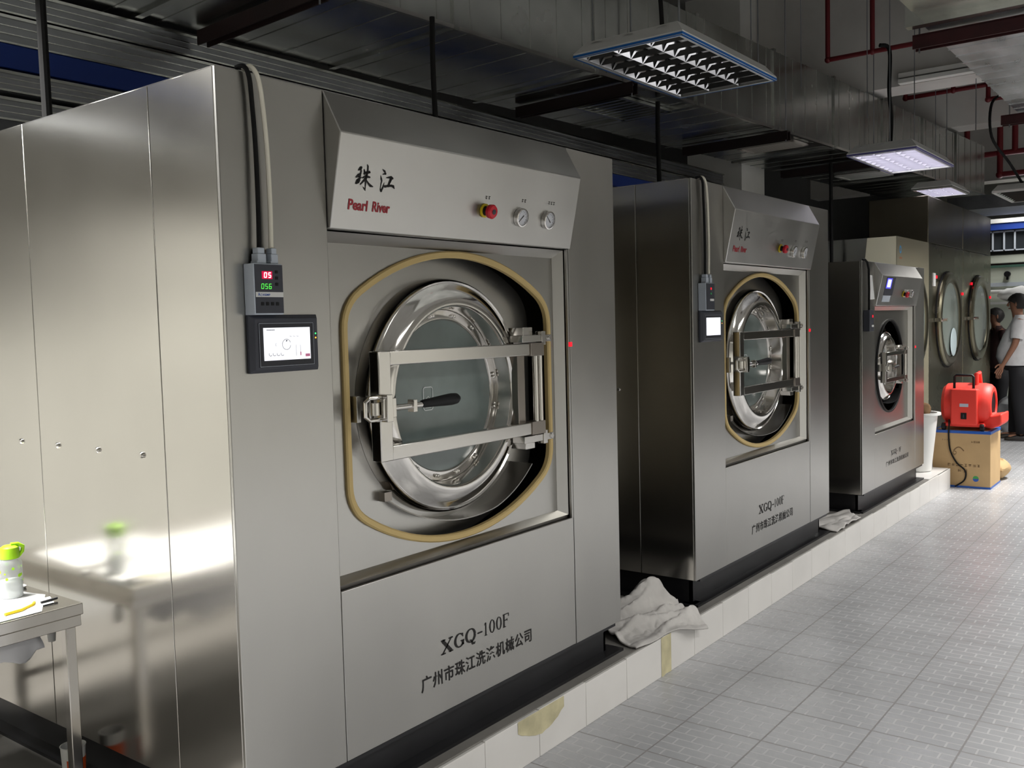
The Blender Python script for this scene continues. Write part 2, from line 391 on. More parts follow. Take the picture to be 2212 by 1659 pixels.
def outline(cx, cz, hw, top, bot, Rr, rc, n=20):
    """barrel outline: straight sides, shallow arcs above and below, rounded corners"""
    pts = []
    def arcz(x): return math.sqrt(max(0, Rr*Rr-x*x))-Rr
    xs = hw-rc
    zc = top+arcz(xs)   # z where the top arc reaches the corner
    for i in range(n+1):
        x = -xs+2*xs*i/n; pts.append((cx+x, top+arcz(x)))
    slope = xs/math.sqrt(Rr*Rr-xs*xs); 
    for i in range(1, 7):   # right upper corner: quadratic bend into the vertical side
        t = i/6; a = Vector((xs, zc)); c = Vector((hw, zc-slope*rc)); b = Vector((hw, zc-slope*rc-rc*1.1)); q = a*(1-t)**2+c*2*t*(1-t)+b*t*t; pts.append((cx+q.x, q.y))
    corner = pts[n+1:]
    m = [(p[0], top+bot-p[1]) for p in pts[::-1]]
    ll = [(2*cx-p[0], top+bot-p[1]) for p in corner]
    lu = [(2*cx-p[0], p[1]) for p in corner[::-1]]
    return pts+m+ll+lu

def washer(X0, name, label, W=1.98, H=2.0, D=1.9, c0=.365, c1=1.615, rz=(.522, 1.597), hood=(1.602, 1.873, 2.0, -.012, -.07), door=(.99, 1.063, 1.0),
           gasket=True, small=False, blank=False):
    t = thing(name, label, 'washing machine', (X0, 0, PZ), 'industrial washing machines in the row')
    o = (X0, 0, 0); B = lambda: MB(o)
    ys = [0, .31, 1.03, D]
    for i in range(3):
        g = .0015
        b = B().box(0, .012, ys[i]+(g if i else .0112), ys[i+1]-g, 0, H-.002)
        p = b.build('side_panel', STEELS, t, bevel=.0015)
    if not small:
        for q in range(6):
            yy = .425+.2445*q
            s_ = B().lathe([(.010, 0), (.010, -.004), (.006, -.008), (.0, -.009)], (0, yy, .955), 'x', 12); s_.build('screw', CHROME, t)
    B().box(W-.012, W, 0, D, 0, H-.002).build('side_panel', STEELS, t)
    B().box(0.002, W-.002, .002, D, H-.006, H).build('top_panel', STEELS, t)
    B().box(.012, W-.012, D-.012, D, 0, H-.006).build('back_panel', STEEL, t)
    B().box(.012, W-.012, .012, D-.012, 0, .012).build('bottom_panel', STEEL, t)
    # front columns
    g = .0015
    B().box(.0, c0-g, -.0015, .011, 0, H).build('front_column', STEEL, t, bevel=.0025)
    rc = B().box(c1+.012+g, W, -.0015, .012, 0, H); rc.box(c1+.0005, c1+.012, .0, .012, rz[0]-.004, hood[0]-.002)
    rc.build('front_column', STEEL, t, bevel=.0015)
    B().box(c0+g, c1+.012-g, 0, .012, 0, rz[0]).build('lower_panel', STEEL, t, bevel=.0015)
    # control hood: top slope runs out, panel slopes back in
    h0, h1, h2, y0, ya = hood
    pr = [(0, h2), (ya, h1), (y0, h0), (.03, h0), (.03, h2)]
    hd = B().prism([(c0+.001, a, z) for a, z in pr], (c1+.010-c0, 0, 0)).build('control_hood', HOOD, t, bevel=.003)
    # recess frame: chamfer from the outer rectangle back to the mounting panel
    xo0, xo1, zo0, zo1 = c0+.002, c1, rz[0]+.012, rz[1]; xi0, xi1, zi0, zi1 = c0+.03, c1-.034, rz[0]+.031, rz[1]-.030
    fr = B(); rings = []
    for (a0, a1, b0, b1, y) in ((xo0, xo1, zo0, zo1, .02), (xo0, xo1, zo0, zo1, .017), (xi0, xi1, zi0, zi1, .048), (xi0, xi1, zi0, zi1, .06)):
        rings.append([(a0, y, b0), (a1, y, b0), (a1, y, b1), (a0, y, b1)])
    fr.loft(rings, True, False)
    fr.build('recess_frame', STEEL, t, smooth=0)
    gr = B().box(c0, c1, .022, .03, rz[0]-.002, rz[0]+.014); gr.build('sill_groove', DULL, t)
    # mounting panel with the drum opening
    cx, cz, ds = door
    if gasket: ol = outline(.998, 1.062, .541, 1.556, .570, .90, .07)
    else: ol = [(cx+.365*math.sin(2*math.pi*i/64), cz+.365*math.cos(2*math.pi*i/64)) for i in range(64)]
    yb = .050; n = len(ol); ccx = sum(p[0] for p in ol)/n; ccz = sum(p[1] for p in ol)/n
    rect = []
    for (px, pz) in ol:
        dx, dz = px-ccx, pz-ccz; kx = ((xi1+.003 if dx > 0 else xi0-.003)-ccx)/dx if abs(dx) > 1e-6 else 1e9; kz = ((zi1+.003 if dz > 0 else zi0-.003)-ccz)/dz if abs(dz) > 1e-6 else 1e9
        kk = min(kx, kz); rect.append((ccx+dx*kk, ccz+dz*kk))
    pm = B(); pm.loft([[(p[0], yb, p[1]) for p in rect], [(p[0], yb, p[1]) for p in ol], [(p[0], yb+.006, p[1]) for p in ol]], True, False)
    for (cxx, czz) in ((xi0-.003, zi0-.003), (xi1+.003, zi0-.003), (xi1+.003, zi1+.003), (xi0-.003, zi1+.003)):   # square off the corners
        near = sorted(range(n), key=lambda i: (rect[i][0]-cxx)**2+(rect[i][1]-czz)**2)
        a = next(i for i in near if abs(rect[i][0]-cxx) < 1e-5); b_ = next(i for i in near if abs(rect[i][1]-czz) < 1e-5)
        if a != b_: pm.poly([(rect[a][0], yb, rect[a][1]), (rect[b_][0], yb, rect[b_][1]), (cxx, yb, czz)])
    pm.build('mounting_panel', STEEL, t, smooth=0)
    gk = B(); gw = .012 if gasket else .008
    def offs(d):
        r_ = []
        for i in range(n):
            a, b_ = Vector(ol[i-1]), Vector(ol[(i+1) % n]); e = (b_-a); e = e.normalized() if e.length > 1e-9 else Vector((1, 0)); nn = Vector((-e.y, e.x))
            if nn.dot(Vector(ol[i])-Vector((ccx, ccz))) < 0: nn = -nn
            r_.append(Vector(ol[i])+nn*d)
        return r_
    rg = []
    for d, y in ((gw, yb), (gw, yb-.008), (gw*.6, yb-.013), (-gw*.6, yb-.013), (-gw, yb-.008), (-gw, yb+.008)):
        rg.append([(p.x, y, p.y) for p in offs(d)])
    gk.loft(rg, True, False); gk.build('gasket', GASK if gasket else BLACK, t)
    # drum front (hangs free behind the opening)
    yd = .135; Rd = .56*(ds if not gasket else 1); drum_mat = STEEL
    df = B()
    if gasket:
        oo = offs(.03); oc = [(p.x-.045, p.y) for p in oo]
    else: oc = [(p.x-.02, p.y) for p in offs(.0)]
    df.loft([[(p[0], yd+.12, p[1]) for p in oc], [(p[0], yd, p[1]) for p in oc], [(cx+(p[0]-cx)*.3, yd-.002, cz+(p[1]-cz)*.3) for p in oc]], True, False)
    df.build('drum_front', drum_mat if gasket else DARKST, t)
    # hidden drum shell closes the dark cavity
    # ---- door
    f = ds
    ring = B().lathe([(.415*f, yd-.002), (.412*f, .100), (.408*f, .082), (.402*f, .076), (.396*f, .080), (.392*f, .079), (.375*f, .064), (.35*f, .051), (.33*f, .045), (.320*f, .046), (.315*f, .052), (.312*f, .06), (.305*f, .115), (.302*f, .122)], (cx, 0, cz), 'y', 72)
    dr = ring.build('door', CHROME, t)
    br = B().lathe([(.303*f, .118), (.300*f, .116), (.272*f, .116), (.268*f, .120), (.266*f, .130)], (cx, 0, cz), 'y', 64); br.build('bolt_ring', POLISH, dr)
    B().lathe([(.27*f, .124), (.2*f, .121), (.1*f, .119), (.001, .118)], (cx, 0, cz), 'y', 48).build('glass', GLASS, dr)
    for i in range(16):
        a = 2*math.pi*(i+.5)/16
        for da in (-.022, .022):
            if da > 0 and small: continue
            px, pz = cx+.286*f*math.cos(a+da), cz+.286*f*math.sin(a+da)
            B().lathe([(.007*f, .116), (.007*f, .111), (.004*f, .108), (.0005, .107)], (px, 0, pz), 'y', 8).build('bolt', CHROME, dr)
    X = lambda v: cx+(v-.99)*f
    Z = lambda v: cz+(v-1.063)*f
    # crossbar: C-shaped box-section bracket
    cb = B(); cb.box(X(.546), X(.60), -.008, .034, Z(.889), Z(1.236))
    cb.box(X(.598), X(1.36), -.007, .030, Z(1.190), Z(1.2355)); cb.box(X(.598), X(1.36), -.007, .030, Z(.8895), Z(.936))
    cb.build('crossbar', POLISH, dr, bevel=.003*f)
    # latch
    la = B(); zc_ = Z(1.061)
    la.box(X(.520), X(.577), -.05, -.006, zc_-.030*f, zc_+.030*f); la.box(X(.53), X(.556), -.056, -.006, zc_-.042*f, zc_+.042*f)
    la.tube([(X(.577), -.036, zc_-.002), (X(.705), -.036, zc_-.002)], .010*f, 12); la.box(X(.655), X(.672), -.050, -.022, zc_-.022*f, zc_+.018*f)
    la.tube([(X(.53), -.03, zc_+.034*f), (X(.485), -.026, zc_+.034*f), (X(.470), -.022, zc_+.022*f), (X(.470), -.022, zc_-.022*f), (X(.485), -.026, zc_-.034*f), (X(.53), -.03, zc_-.034*f)], .0065*f, 10)
    la.cyl((X(.503), -.03, zc_-.02*f), (X(.503), -.03, zc_+.02*f), .014*f, seg=14)
    la.build('latch', CHROME, dr, bevel=.0015*f)
    hh = B().lathe([(.001, .0), (.011, .0), (.013, .01), (.014, .03), (.018, .10), (.020, .14), (.018, .165), (.010, .178), (.001, .181)], (0, 0, 0), 'x', 18)
    hh.v = [Vector((X0+X(.705)+(v.x-X0)*f, -.036+v.y*f-.03*(v.x-X0)*f, zc_+v.z*f+(v.x-X0)*.03*f)) for v in hh.v]
    hh.build('handle', BLACK, dr)
    kp = B(); kp.box(X(.488), X(.512), .045, yd+.002, zc_-.030*f, zc_+.030*f); kp.box(X(.476), X(.492), .02, .10, zc_-.042*f, zc_+.040*f); kp.build('latch_keeper', STEEL, t, bevel=.002)
    # hinge side
    hg = B(); hg.box(X(1.30), X(1.345), .02, .05, Z(.92), Z(1.21))
    for z_ in (1.212, .913): hg.box(X(1.345), X(1.43), -.012, .04, Z(z_)-.025*f, Z(z_)+.025*f)
    hg.build('hinge_plate', DARKST, dr, bevel=.002)
    for xx in (1.385, 1.415): B().cyl((X(xx), .0, Z(.90)), (X(xx), .0, Z(1.225)), .0105*f, seg=14).build('hinge_rod', CHROME, dr)
    for z_, sg in ((1.254, 1), (.873, -1)):
        hk = B().box(X(1.30), X(1.49), -.006, .052, Z(z_)-.014*f, Z(z_)+.012*f); hk.box(X(1.42), X(1.445), -.01, .02, Z(z_)-.026*f, Z(z_)+.026*f)
        hk.box(X(1.34), X(1.40), .02, .09, Z(z_)+sg*.012*f-.001, Z(z_)+sg*.042*f)
        hk.cyl((X(1.475), -.012, Z(z_)), (X(1.475), .0, Z(z_)), .010*f, seg=10); hk.cyl((X(1.47), .03, Z(z_)), (X(1.47), .17, Z(z_)), .022*f, seg=10)
        hk.build('hinge', POLISH, t, bevel=.0015)
    # drip trough under the door
    tr = B(); na = 28; a0, a1 = R(228), R(324); rr = []
    for i in range(na+1):
        a = a0+(a1-a0)*i/na; e = i/na; r0_ = (.437+.055*e**2-.014*math.sin(math.pi*e))*f; yf = .115-.085*min(1, e*1.5)
        c_, s_ = math.cos(a), math.sin(a)
        rr.append([(cx+r0_*c_, yd, cz+r0_*s_), (cx+(r0_+.004)*c_, yf, cz+(r0_+.004)*s_), (cx+(r0_+.008)*c_, yf, cz+(r0_+.008)*s_), (cx+(r0_+.006)*c_, yd, cz+(r0_+.006)*s_)])
    tr.loft(rr); tr.build('drip_trough', TROUGH if gasket else BLACK, t)
    if gasket: B().box(.665, .70, .105, .138, .735, .765).build('trough_clip', DARKST, t)
    # instruments on the hood
    hy = lambda z: hood_y(z, h0, h1, y0, ya)
    def tilt(mb_lathe, xx, zz):  # lathe about y then lean with the panel
        an = math.atan2(y0-ya, h1-h0); ca, sa = math.cos(an), math.sin(an)
        for i, v in enumerate(mb_lathe.v):
            yy, z_ = v.y, v.z; mb_lathe.v[i] = Vector((v.x+xx, hy(zz)+yy*ca-z_*sa, zz+z_*ca+yy*sa))
        return mb_lathe
    if small: ex, gx, ez, gz, gr_ = .96, ((1.06, 1.472), (1.185, 1.474)), 1.47, 0, .030
    else: ex, gx, ez, gr_ = 1.055, ((1.263, 1.698), (1.434, 1.700)), 1.706, .034
    es_ = tilt(B().lathe([(.024, -.002), (.024, -.008), (.017, -.009)], (0, 0, 0), 'y', 24), ex, ez).build('emergency_stop', YEL, t)
    tilt(B().lathe([(.015, -.006), (.015, -.026)], (0, 0, 0), 'y', 20, cap=True), ex, ez).build('stem', BLACK, es_)
    kb = tilt(B().lathe([(.013, -.024), (.024, -.028), (.025, -.040), (.021, -.045), (.0005, -.047)], (0, 0, 0), 'y', 24), ex, ez).build('knob', RED, es_)
    tilt(B().lathe([(.009, -.0465), (.009, -.048), (.0005, -.0485)], (0, 0, 0), 'y', 16), ex, ez).build('lock_disc', DGREYP, es_)
    for gi, (gx_, gz_) in enumerate(gx):
        gb = tilt(B().lathe([(gr_, -.001), (gr_*1.03, -.012), (gr_*.98, -.018), (gr_*.86, -.019), (gr_*.84, -.013)], (0, 0, 0), 'y', 32), gx_, gz_).build('pressure_gauge', CHROME, t)
        tilt(B().lathe([(gr_*.86, -.0135), (.0005, -.0138)], (0, 0, 0), 'y', 28), gx_, gz_).build('dial', DIAL, gb)
        nd = B(); an = (R(225) if gi == 0 else R(140))
        def pd(u, v): return (X0+u, -.0145, v)
        stroke(nd, [(-.012*math.cos(an)*gr_/.034, -.012*math.sin(an)*gr_/.034), (.024*math.cos(an)*gr_/.034, .024*math.sin(an)*gr_/.034)], [.005, .002], lambda u, v: (u, -.0146, v))
        for q in range(11):
            a = R(-40+26*q); stroke(nd, [(.021*math.cos(a)*gr_/.034, .021*math.sin(a)*gr_/.034), (.025*math.cos(a)*gr_/.034, .025*math.sin(a)*gr_/.034)], .0014, lambda u, v: (u, -.0142, v))
        tilt(nd, gx_, gz_).build('needle', INK, gb)
    pan = lambda u, v: (u, hy(v)-.0012, v)
    if not small:
        for chars in (ZHU, JIANG):
          lt = B()
          for (pts, ws) in chars:
            P = [tr_char(*p) for p in pts]; stroke(lt, P, [q*.000128 for q in ws] if isinstance(ws, list) else ws*.000128, pan)
            for p, q in zip(P, ws):
                if q > 16: lt.poly([pan(p[0]+q*.000062*math.cos(a*math.pi/5), p[1]+q*.000062*math.sin(a*math.pi/5)) for a in range(10)])
          lt.build('character_lettering', INK, t, smooth=0)
        lr = B(); text(lr, 'Pearl', .4245, .503, 1.6595, 1.691, pan, .030); lr.build('red_lettering', INKR, t, smooth=0); lr = B(); text(lr, 'River', .5235, .598, 1.6605, 1.6915, pan, .030); lr.build('red_lettering', INKR, t, smooth=0)
        for (mx, mz, nn) in ((1.068, 1.750, 2), (1.277, 1.757, 2), (1.452, 1.763, 3)):
            lm = B()
            for q in range(nn):
                u = mx+(q-(nn-1)/2)*.016; stroke(lm, [(u-.005, mz+.004), (u+.005, mz+.004)], .0022, pan); stroke(lm, [(u-.004, mz-.003), (u+.004, mz-.003)], .002, pan); stroke(lm, [(u, mz-.006), (u, mz+.006)], .002, pan)
            lm.build('gauge_marking', INK, t, smooth=0)
    front = lambda u, v: (u, -.0012, v)
    ll = B()
    if not small:
        xs_ = [('X', .803, .066), ('G', .873, .055), ('Q', .932, .058), ('-', .994, .036), ('1', 1.030, .030), ('0', 1.064, .036), ('0', 1.104, .036), ('F', 1.142, .042)]
        for ch, u, wd in xs_: serif(ll, ch, u-.0, .199, wd*.92, .046, front)
        ll.build('model_lettering', INK, t, smooth=0); ll = B()
        text(ll, '广州市珠江洗涤机械公司', .700, 1.318, .098, .152, front, .014, 1.12)
    else:
        for ch, u, wd in [('X', .74, .05), ('G', .80, .045), ('Q', .85, .045), ('-', .90, .03), ('5', .93, .03), ('0', .96, .03), ('F', .99, .035)]:
            if ch != '5': serif(ll, ch, u, .20, wd*.9, .035, front)
        ll.build('model_lettering', INK, t, smooth=0); ll = B()
        text(ll, '广州市珠江洗涤机械公司', .60, 1.24, .125, .165, front, .012, 1.1)
    ll.build('maker_lettering', INK, t, smooth=0)
    # small red lamp on the edge of the right column
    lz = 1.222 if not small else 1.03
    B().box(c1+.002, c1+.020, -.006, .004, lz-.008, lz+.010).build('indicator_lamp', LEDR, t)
    # black base
    bs = B(); bs.box(.05, W-.05, .05, .065, PZ+.012, .0); bs.box(.045, W-.045, .0, .065, -.012, .0)
    bs.box(.02, W+.02, .0, .09, PZ, PZ+.012)
    bs.box(.05, .065, .05, D-.05, PZ+.012, 0); bs.box(.0, .09, .02, D, PZ, PZ+.012); bs.box(W-.065, W-.05, .05, D-.05, PZ+.012, 0); bs.box(.06, W-.06, D-.08, D-.06, PZ+.012, 0)
    bs.build('base_frame', BLACKP, t)
    # touch screen set into the left column
    if not small:
        hm = B(); hm.loft([[(.062, -.0015, 1.194), (.299, -.0015, 1.194), (.299, -.0015, 1.352), (.062, -.0015, 1.352)], [(.062, -.012, 1.194), (.299, -.012, 1.194), (.299, -.012, 1.352), (.062, -.012, 1.352)],
                           [(.072, -.026, 1.204), (.289, -.026, 1.204), (.289, -.026, 1.342), (.072, -.026, 1.342)]])
        ts = hm.build('touch_panel', DGREYP, t, bevel=.002)
        B().box(.083, .274, -.0275, -.025, 1.210, 1.330).build('bezel', DGREY2, ts)
        B().box(.098, .259, -.029, -.027, 1.2275, 1.3165).build('screen', SCREEN, ts)
        sp = lambda u, v: (u, -.0297, v)
        if True:
            lines = B()
            for (u0_, v0_, u1_, v1_) in ((.0845, 1.2115, .2725, 1.2115), (.0845, 1.3285, .2725, 1.3285), (.0845, 1.2115, .0845, 1.3285), (.2725, 1.2115, .2725, 1.3285)): stroke(lines, [(u0_, v0_), (u1_, v1_)], .0009, lambda u, v: (u, -.0279, v))
            lines.build('bezel_line', GREYP, ts, smooth=0)
        if not blank:
            dg = B()
            def circ(u, v, r_, a0_=0, a1_=360, tt=.0012): stroke(dg, [(u+r_*math.cos(R(a0_+(a1_-a0_)*i/20)), v+r_*math.sin(R(a0_+(a1_-a0_)*i/20))) for i in range(21)], tt, sp)
            circ(.174, 1.270, .0145, 20, 350); stroke(dg, [(.172, 1.279), (.177, 1.281)], .003, sp)
            for q in range(4): circ(.118+q*.0135, 1.245, .0052, 150, 330)
            for q in range(3): circ(.190+q*.012, 1.295, .004, 190, 320, .0008)
            circ(.140, 1.270, .004, 100, 260, .0008)
            for uu in (.207, .2225): stroke(dg, [(uu, 1.237), (uu, 1.268)], .0008, sp)
            for q in range(7): stroke(dg, [(.108+q*.004, 1.3105), (.1105+q*.004, 1.3105)], .003, sp)
            dg.build('screen_drawing', LINEG, ts, smooth=0)
            pk = B(); pk.box(.240, .256, -.0299, -.0288, 1.234, 1.242); pk.box(.2215, .2245, -.0299, -.0288, 1.238, 1.248); pk.build('screen_button', mat('screen_pink', (.4, .1, .2), .5, emit=(.45, .16, .26), es=.7), ts)
        for zz, mm in ((1.298, LEDG), (1.286, LEDO)): B().box(.2795, .2835, -.0275, -.025, zz-.002, zz+.002).build('status_led', mm, ts)
    else:
        # lcd panel with keys on the hood
        dm = B(); y_ = lambda z: hy(z)-.001
        dm.prism([(.43, hy(1.59)-.002, 1.59), (.66, hy(1.59)-.002, 1.59), (.66, hy(1.455)-.002, 1.455), (.43, hy(1.455)-.002, 1.455)], (0, .004, 0)); dp = dm.build('display_panel', DGREYP, t)
        B().prism([(.445, hy(1.582)-.004, 1.582), (.575, hy(1.582)-.004, 1.582), (.575, hy(1.505)-.004, 1.505), (.445, hy(1.505)-.004, 1.505)], (0, .003, 0)).build('screen_border', SCREENB, dp)
        B().prism([(.465, hy(1.572)-.006, 1.572), (.545, hy(1.572)-.006, 1.572), (.545, hy(1.515)-.006, 1.515), (.465, hy(1.515)-.006, 1.515)], (0, .003, 0)).build('screen', SCREEN, dp)
        B().prism([(.42, hy(1.452)-.003, 1.452), (.62, hy(1.452)-.003, 1.452), (.62, hy(1.405)-.003, 1.405), (.42, hy(1.405)-.003, 1.405)], (0, .003, 0)).build('key_label', GREYP, dp)
    if gasket:  # maker's sticker on the glass
        st = B(); cxs, czs = .862, 1.0635; pts = []
        q = lambda u, v: (u, .1165 if not blank else .1165, v)
        for (sx, sy, a_) in ((1, 1, 0), (-1, 1, 90), (-1, -1, 180), (1, -1, 270)):
            for i in range(6):
                a = R(a_+18*i); pts.append((.905+sx*.014+.010*math.cos(a), 1.058+sy*.030+.010*math.sin(a)))
        stroke(st, pts+[pts[0]], .0032, q); stroke(st, [(.886, 1.042), (.924, 1.042)], .0022, q); stroke(st, [(.886, 1.034), (.924, 1.034)], .0018, q); stroke(st, [(.888, 1.052), (.905, 1.066), (.922, 1.052)], .0022, q); stroke(st, [(.888, 1.026), (.922, 1.026)], .0016, q)
        st.build('glass_sticker', mat('sticker_line', (.80, .83, .82), .6), dr, smooth=0)
    return t

washer(0, 'washing_machine', 'nearest stainless steel washing machine, biggest in the photo, beside the table at the left')
washer(2.718, 'washing_machine', 'middle stainless washing machine, with dark side panel and plain white lit screen', blank=True)
washer(5.416, 'washing_machine', 'smallest and farthest washing machine of the row, with blue lit display', W=1.738, H=1.70, D=1.6, c0=.31, c1=1.44, rz=(.41, 1.372),
       hood=(1.376, 1.60, 1.70, -.010, -.06), door=(.875, .90, .68), gasket=False, small=True)

# dosing controllers with their cables ---------------------------------------
def controller(X0, label, full=True):
    t = thing('dosing_controller', label, 'controller', (X0+.11, -.0015, 1.352), 'dosing controllers on the washing machines')
    B = lambda: MB((X0, 0, 0))
    B().box(.061, .157, -.044, -.002, 1.352, 1.489).build('housing', GREYP, t, bevel=.002)
    fc = B().box(.0645, .1565, -.0455, -.043, 1.356, 1.486).build('face_plate', DGREYP, t)
    if full:
        fp = lambda u, v: (u, -.0468, v)
        B().box(.087, .121, -.0463, -.045, 1.4475, 1.468).build('display_window', HALO, fc)
        a = B(); sevenseg(a, '0', .0935, 1.4515, .0075, .0125, .0028, lambda u, v: (u, -.0472, v)); sevenseg(a, '5', .1075, 1.4515, .0075, .0125, .0028, lambda u, v: (u, -.0472, v)); a.build('red_digits', DIGR, fc, smooth=0)
        a = B()
        for i, ch in enumerate('056'): sevenseg(a, ch, .0835+i*.0125, 1.4215, .0072, .0125, .0016, fp)
        a.build('green_digits', DIGG, fc, smooth=0)
        lb = B().box(.0650, .1560, -.0462, -.045, 1.399, 1.4125).build('label_strip', WHITEP, fc)
        a = B(); text(a, 'A', .0715, .0785, 1.402, 1.4105, fp, .02)
        stroke(a, [(.0825+.003*math.cos(R(q*36)), 1.4048+.003*math.sin(R(q*36))) for q in range(11)], .0008, fp)
        text(a, 'KEMP', .0885, .1115, 1.4022, 1.4078, fp, .02); a.build('label_lettering', LBLUE, lb, smooth=0)
        for zz in (1.467, 1.4505, 1.4335):
            b_ = B().box(.131, .140, -.0466, -.045, zz-.004, zz+.004).build('key', BLACK, fc); 
        for q in range(4): B().box(.081+q*.0165, .0905+q*.0165, -.0466, -.045, 1.3765, 1.3855).build('key', BLACK, fc)
    else:
        B().box(.112, .124, -.0463, -.045, 1.455, 1.466).build('red_digits', LEDR, fc)
        B().box(.112, .124, -.0463, -.045, 1.432, 1.440).build('green_digits', mat('dim_green', (.02, .15, .05), .5, emit=(.02, .3, .08), es=.4), fc)
        B().box(.105, .150, -.0462, -.045, 1.399, 1.410).build('label_strip', WHITEP, fc)
    for x0_, x1_ in ((.084, .112), (.129, .152)):
        g = B().box(x0_, x1_, -.036, -.008, 1.489, 1.516); g.box(x0_+.003, x1_-.003, -.034, -.010, 1.516, 1.532); g.box(x0_-.003, x0_+.004, -.036, -.008, 1.489, 1.497)
        g.build('cable_gland', GREYP, t, bevel=.002)
    def smoothpath(P, n=6):
        out = []; P = [Vector(p) for p in P]
        for i in range(len(P)-1):
            p0, p1, p2, p3 = P[max(i-1, 0)], P[i], P[i+1], P[min(i+2, len(P)-1)]
            for k in range(n):
                q = k/n; out.append(.5*((2*p1)+(p2-p0)*q+(2*p0-5*p1+4*p2-p3)*q*q+(3*p1-p0-3*p2+p3)*q**3))
        return out+[P[-1]]
    a = B(); a.tube(smoothpath([(.1, -.022, 1.53), (.103, -.022, 1.64), (.104, -.020, 1.80), (.100, -.018, 1.92), (.094, -.018, 1.985), (.084, -.010, 2.010), (.076, .012, 2.0085)]), .0065, 10)
    a.build('black_cable', BLKC, t)['label'] = 'black cable'
    a = B(); a.tube(smoothpath([(.140, -.022, 1.53), (.141, -.024, 1.66), (.138, -.024, 1.80), (.129, -.024, 1.92), (.119, -.022, 1.985), (.106, -.012, 2.012), (.098, .012, 2.009)]), .0068, 10)
    a.build('cream_cable', CREAMC, t)['label'] = 'cream cable'
    return t
controller(0, 'grey dosing controller with red and green digits on the nearest washing machine')
controller(2.718, 'grey dosing controller on the middle washing machine, red light showing', False)
def controller_small():
    t = thing('dosing_controller', 'dark dosing controller on the smallest washing machine, below its paper slip', 'controller', (5.48, -.0015, 1.19), 'dosing controllers on the washing machines')
    MB().box(5.45, 5.55, -.045, -.002, 1.19, 1.345).build('housing', DGREYP, t, bevel=.002)
    MB().box(5.513, 5.533, -.047, -.044, 1.29, 1.308).build('red_digits', LEDR, t); MB().box(5.50, 5.545, -.047, -.044, 1.222, 1.236).build('label_strip', WHITEP, t)
    MB().tube([(5.52, -.02, 1.345), (5.525, -.02, 1.5), (5.515, -.02, 1.64), (5.495, -.015, 1.69), (5.475, -.006, 1.708), (5.465, .012, 1.7095)], .008, 8).build('black_cable', BLKC, t)
controller_small()
pp = MB().prism([(5.555, -.004, 1.42), (5.685, -.012, 1.425), (5.665, -.010, 1.50), (5.645, -.006, 1.60), (5.555, -.004, 1.60)], (0, .0015, 0)).build('paper_note', PAPER, loc=(5.62, -.006, 1.5), smooth=0)
tag(pp, 'white paper slip taped to the front of the smallest washing machine', 'paper')

# ------------------------------------------------------------------ things lying about
def cloth_sheet(name, mb_fn, m, loc, label, cat): return tag(mb_fn.build(name, m, loc=loc, smooth=80), label, cat)
def rag(name, P00, P10, P11, P01, h, seed, label, n=46, edge=None, th=.006):
    """crumpled cloth over a four-cornered patch; h(u, v) gives the fold height"""
    b = MB(); P = [Vector(p) for p in (P00, P10, P11, P01)]; top = []
    for j in range(n+1):
        for i in range(n+1):
            u, v = i/n, j/n
            wu = u+.05*noise.noise((u*3, v*3, seed)); wv = v+.06*noise.noise((u*3+7, v*3, seed))
            p = P[0]*(1-wu)*(1-wv)+P[1]*wu*(1-wv)+P[2]*wu*wv+P[3]*(1-wu)*wv
            top.append(p+Vector((0, 0, h(u, v))))
    f = [(j*(n+1)+i, j*(n+1)+i+1, (j+1)*(n+1)+i+1, (j+1)*(n+1)+i) for j in range(n) for i in range(n)]
    b.add(top, f); c = sum(P, Vector())/4
    o = b.build(name, TOWEL, loc=(c.x, c.y, min(p.z for p in P)), smooth=80)
    sd = o.modifiers.new('thickness', 'SOLIDIFY'); sd.thickness = th; sd.offset = 1
    return tag(o, label, 'cloth')
def ridge(a): return (1-abs(math.sin(a)))**1.6
def h1_(u, v):
    w_ = .5*noise.noise((u*2.5, v*2.5, 1.3)); w2 = noise.noise((u*5, v*5, 8.3))
    fold = .040*ridge(7*v+1.4*u+1.6*w_+.5)+.022*ridge(13*v-3*u+2.2*w_)+.016*abs(w2)+.010*abs(noise.noise((u*14, v*14, 4)))
    hump = .12*math.exp(-((u-.72)**2)/.03-((v-.78)**2)/.03)+.075*math.exp(-((u-.5)**2)/.12-((v-.62)**2)/.05)
    drape = -.05*max(0, u-.6)*max(0, .35-v)*8
    return .003+fold*min(1, 6*v+.15)*min(1, 4*(1-v)+.2)+hump+drape
rag('towel', (2.03, -.045, PZ), (2.60, -.115, PZ), (2.66, .17, PZ), (2.22, .46, PZ), h1_, 2.1, 'large crumpled grey-white towel on the plinth between the nearest and middle machines', n=80)
def h2_(u, v): return .004+.014*max(0, math.sin(6*v+2*u))**2+.02*abs(noise.noise((u*4, v*4, 9)))+.02*math.exp(-((u-.1)**2)/.02-((v-.8)**2)/.05)
rag('towel', (4.74, -.045, PZ), (5.22, -.05, PZ), (5.42, .10, PZ), (4.72, .30, PZ), h2_, 5.7, 'small flat folded cloth on the plinth before the farthest washing machine', 30)

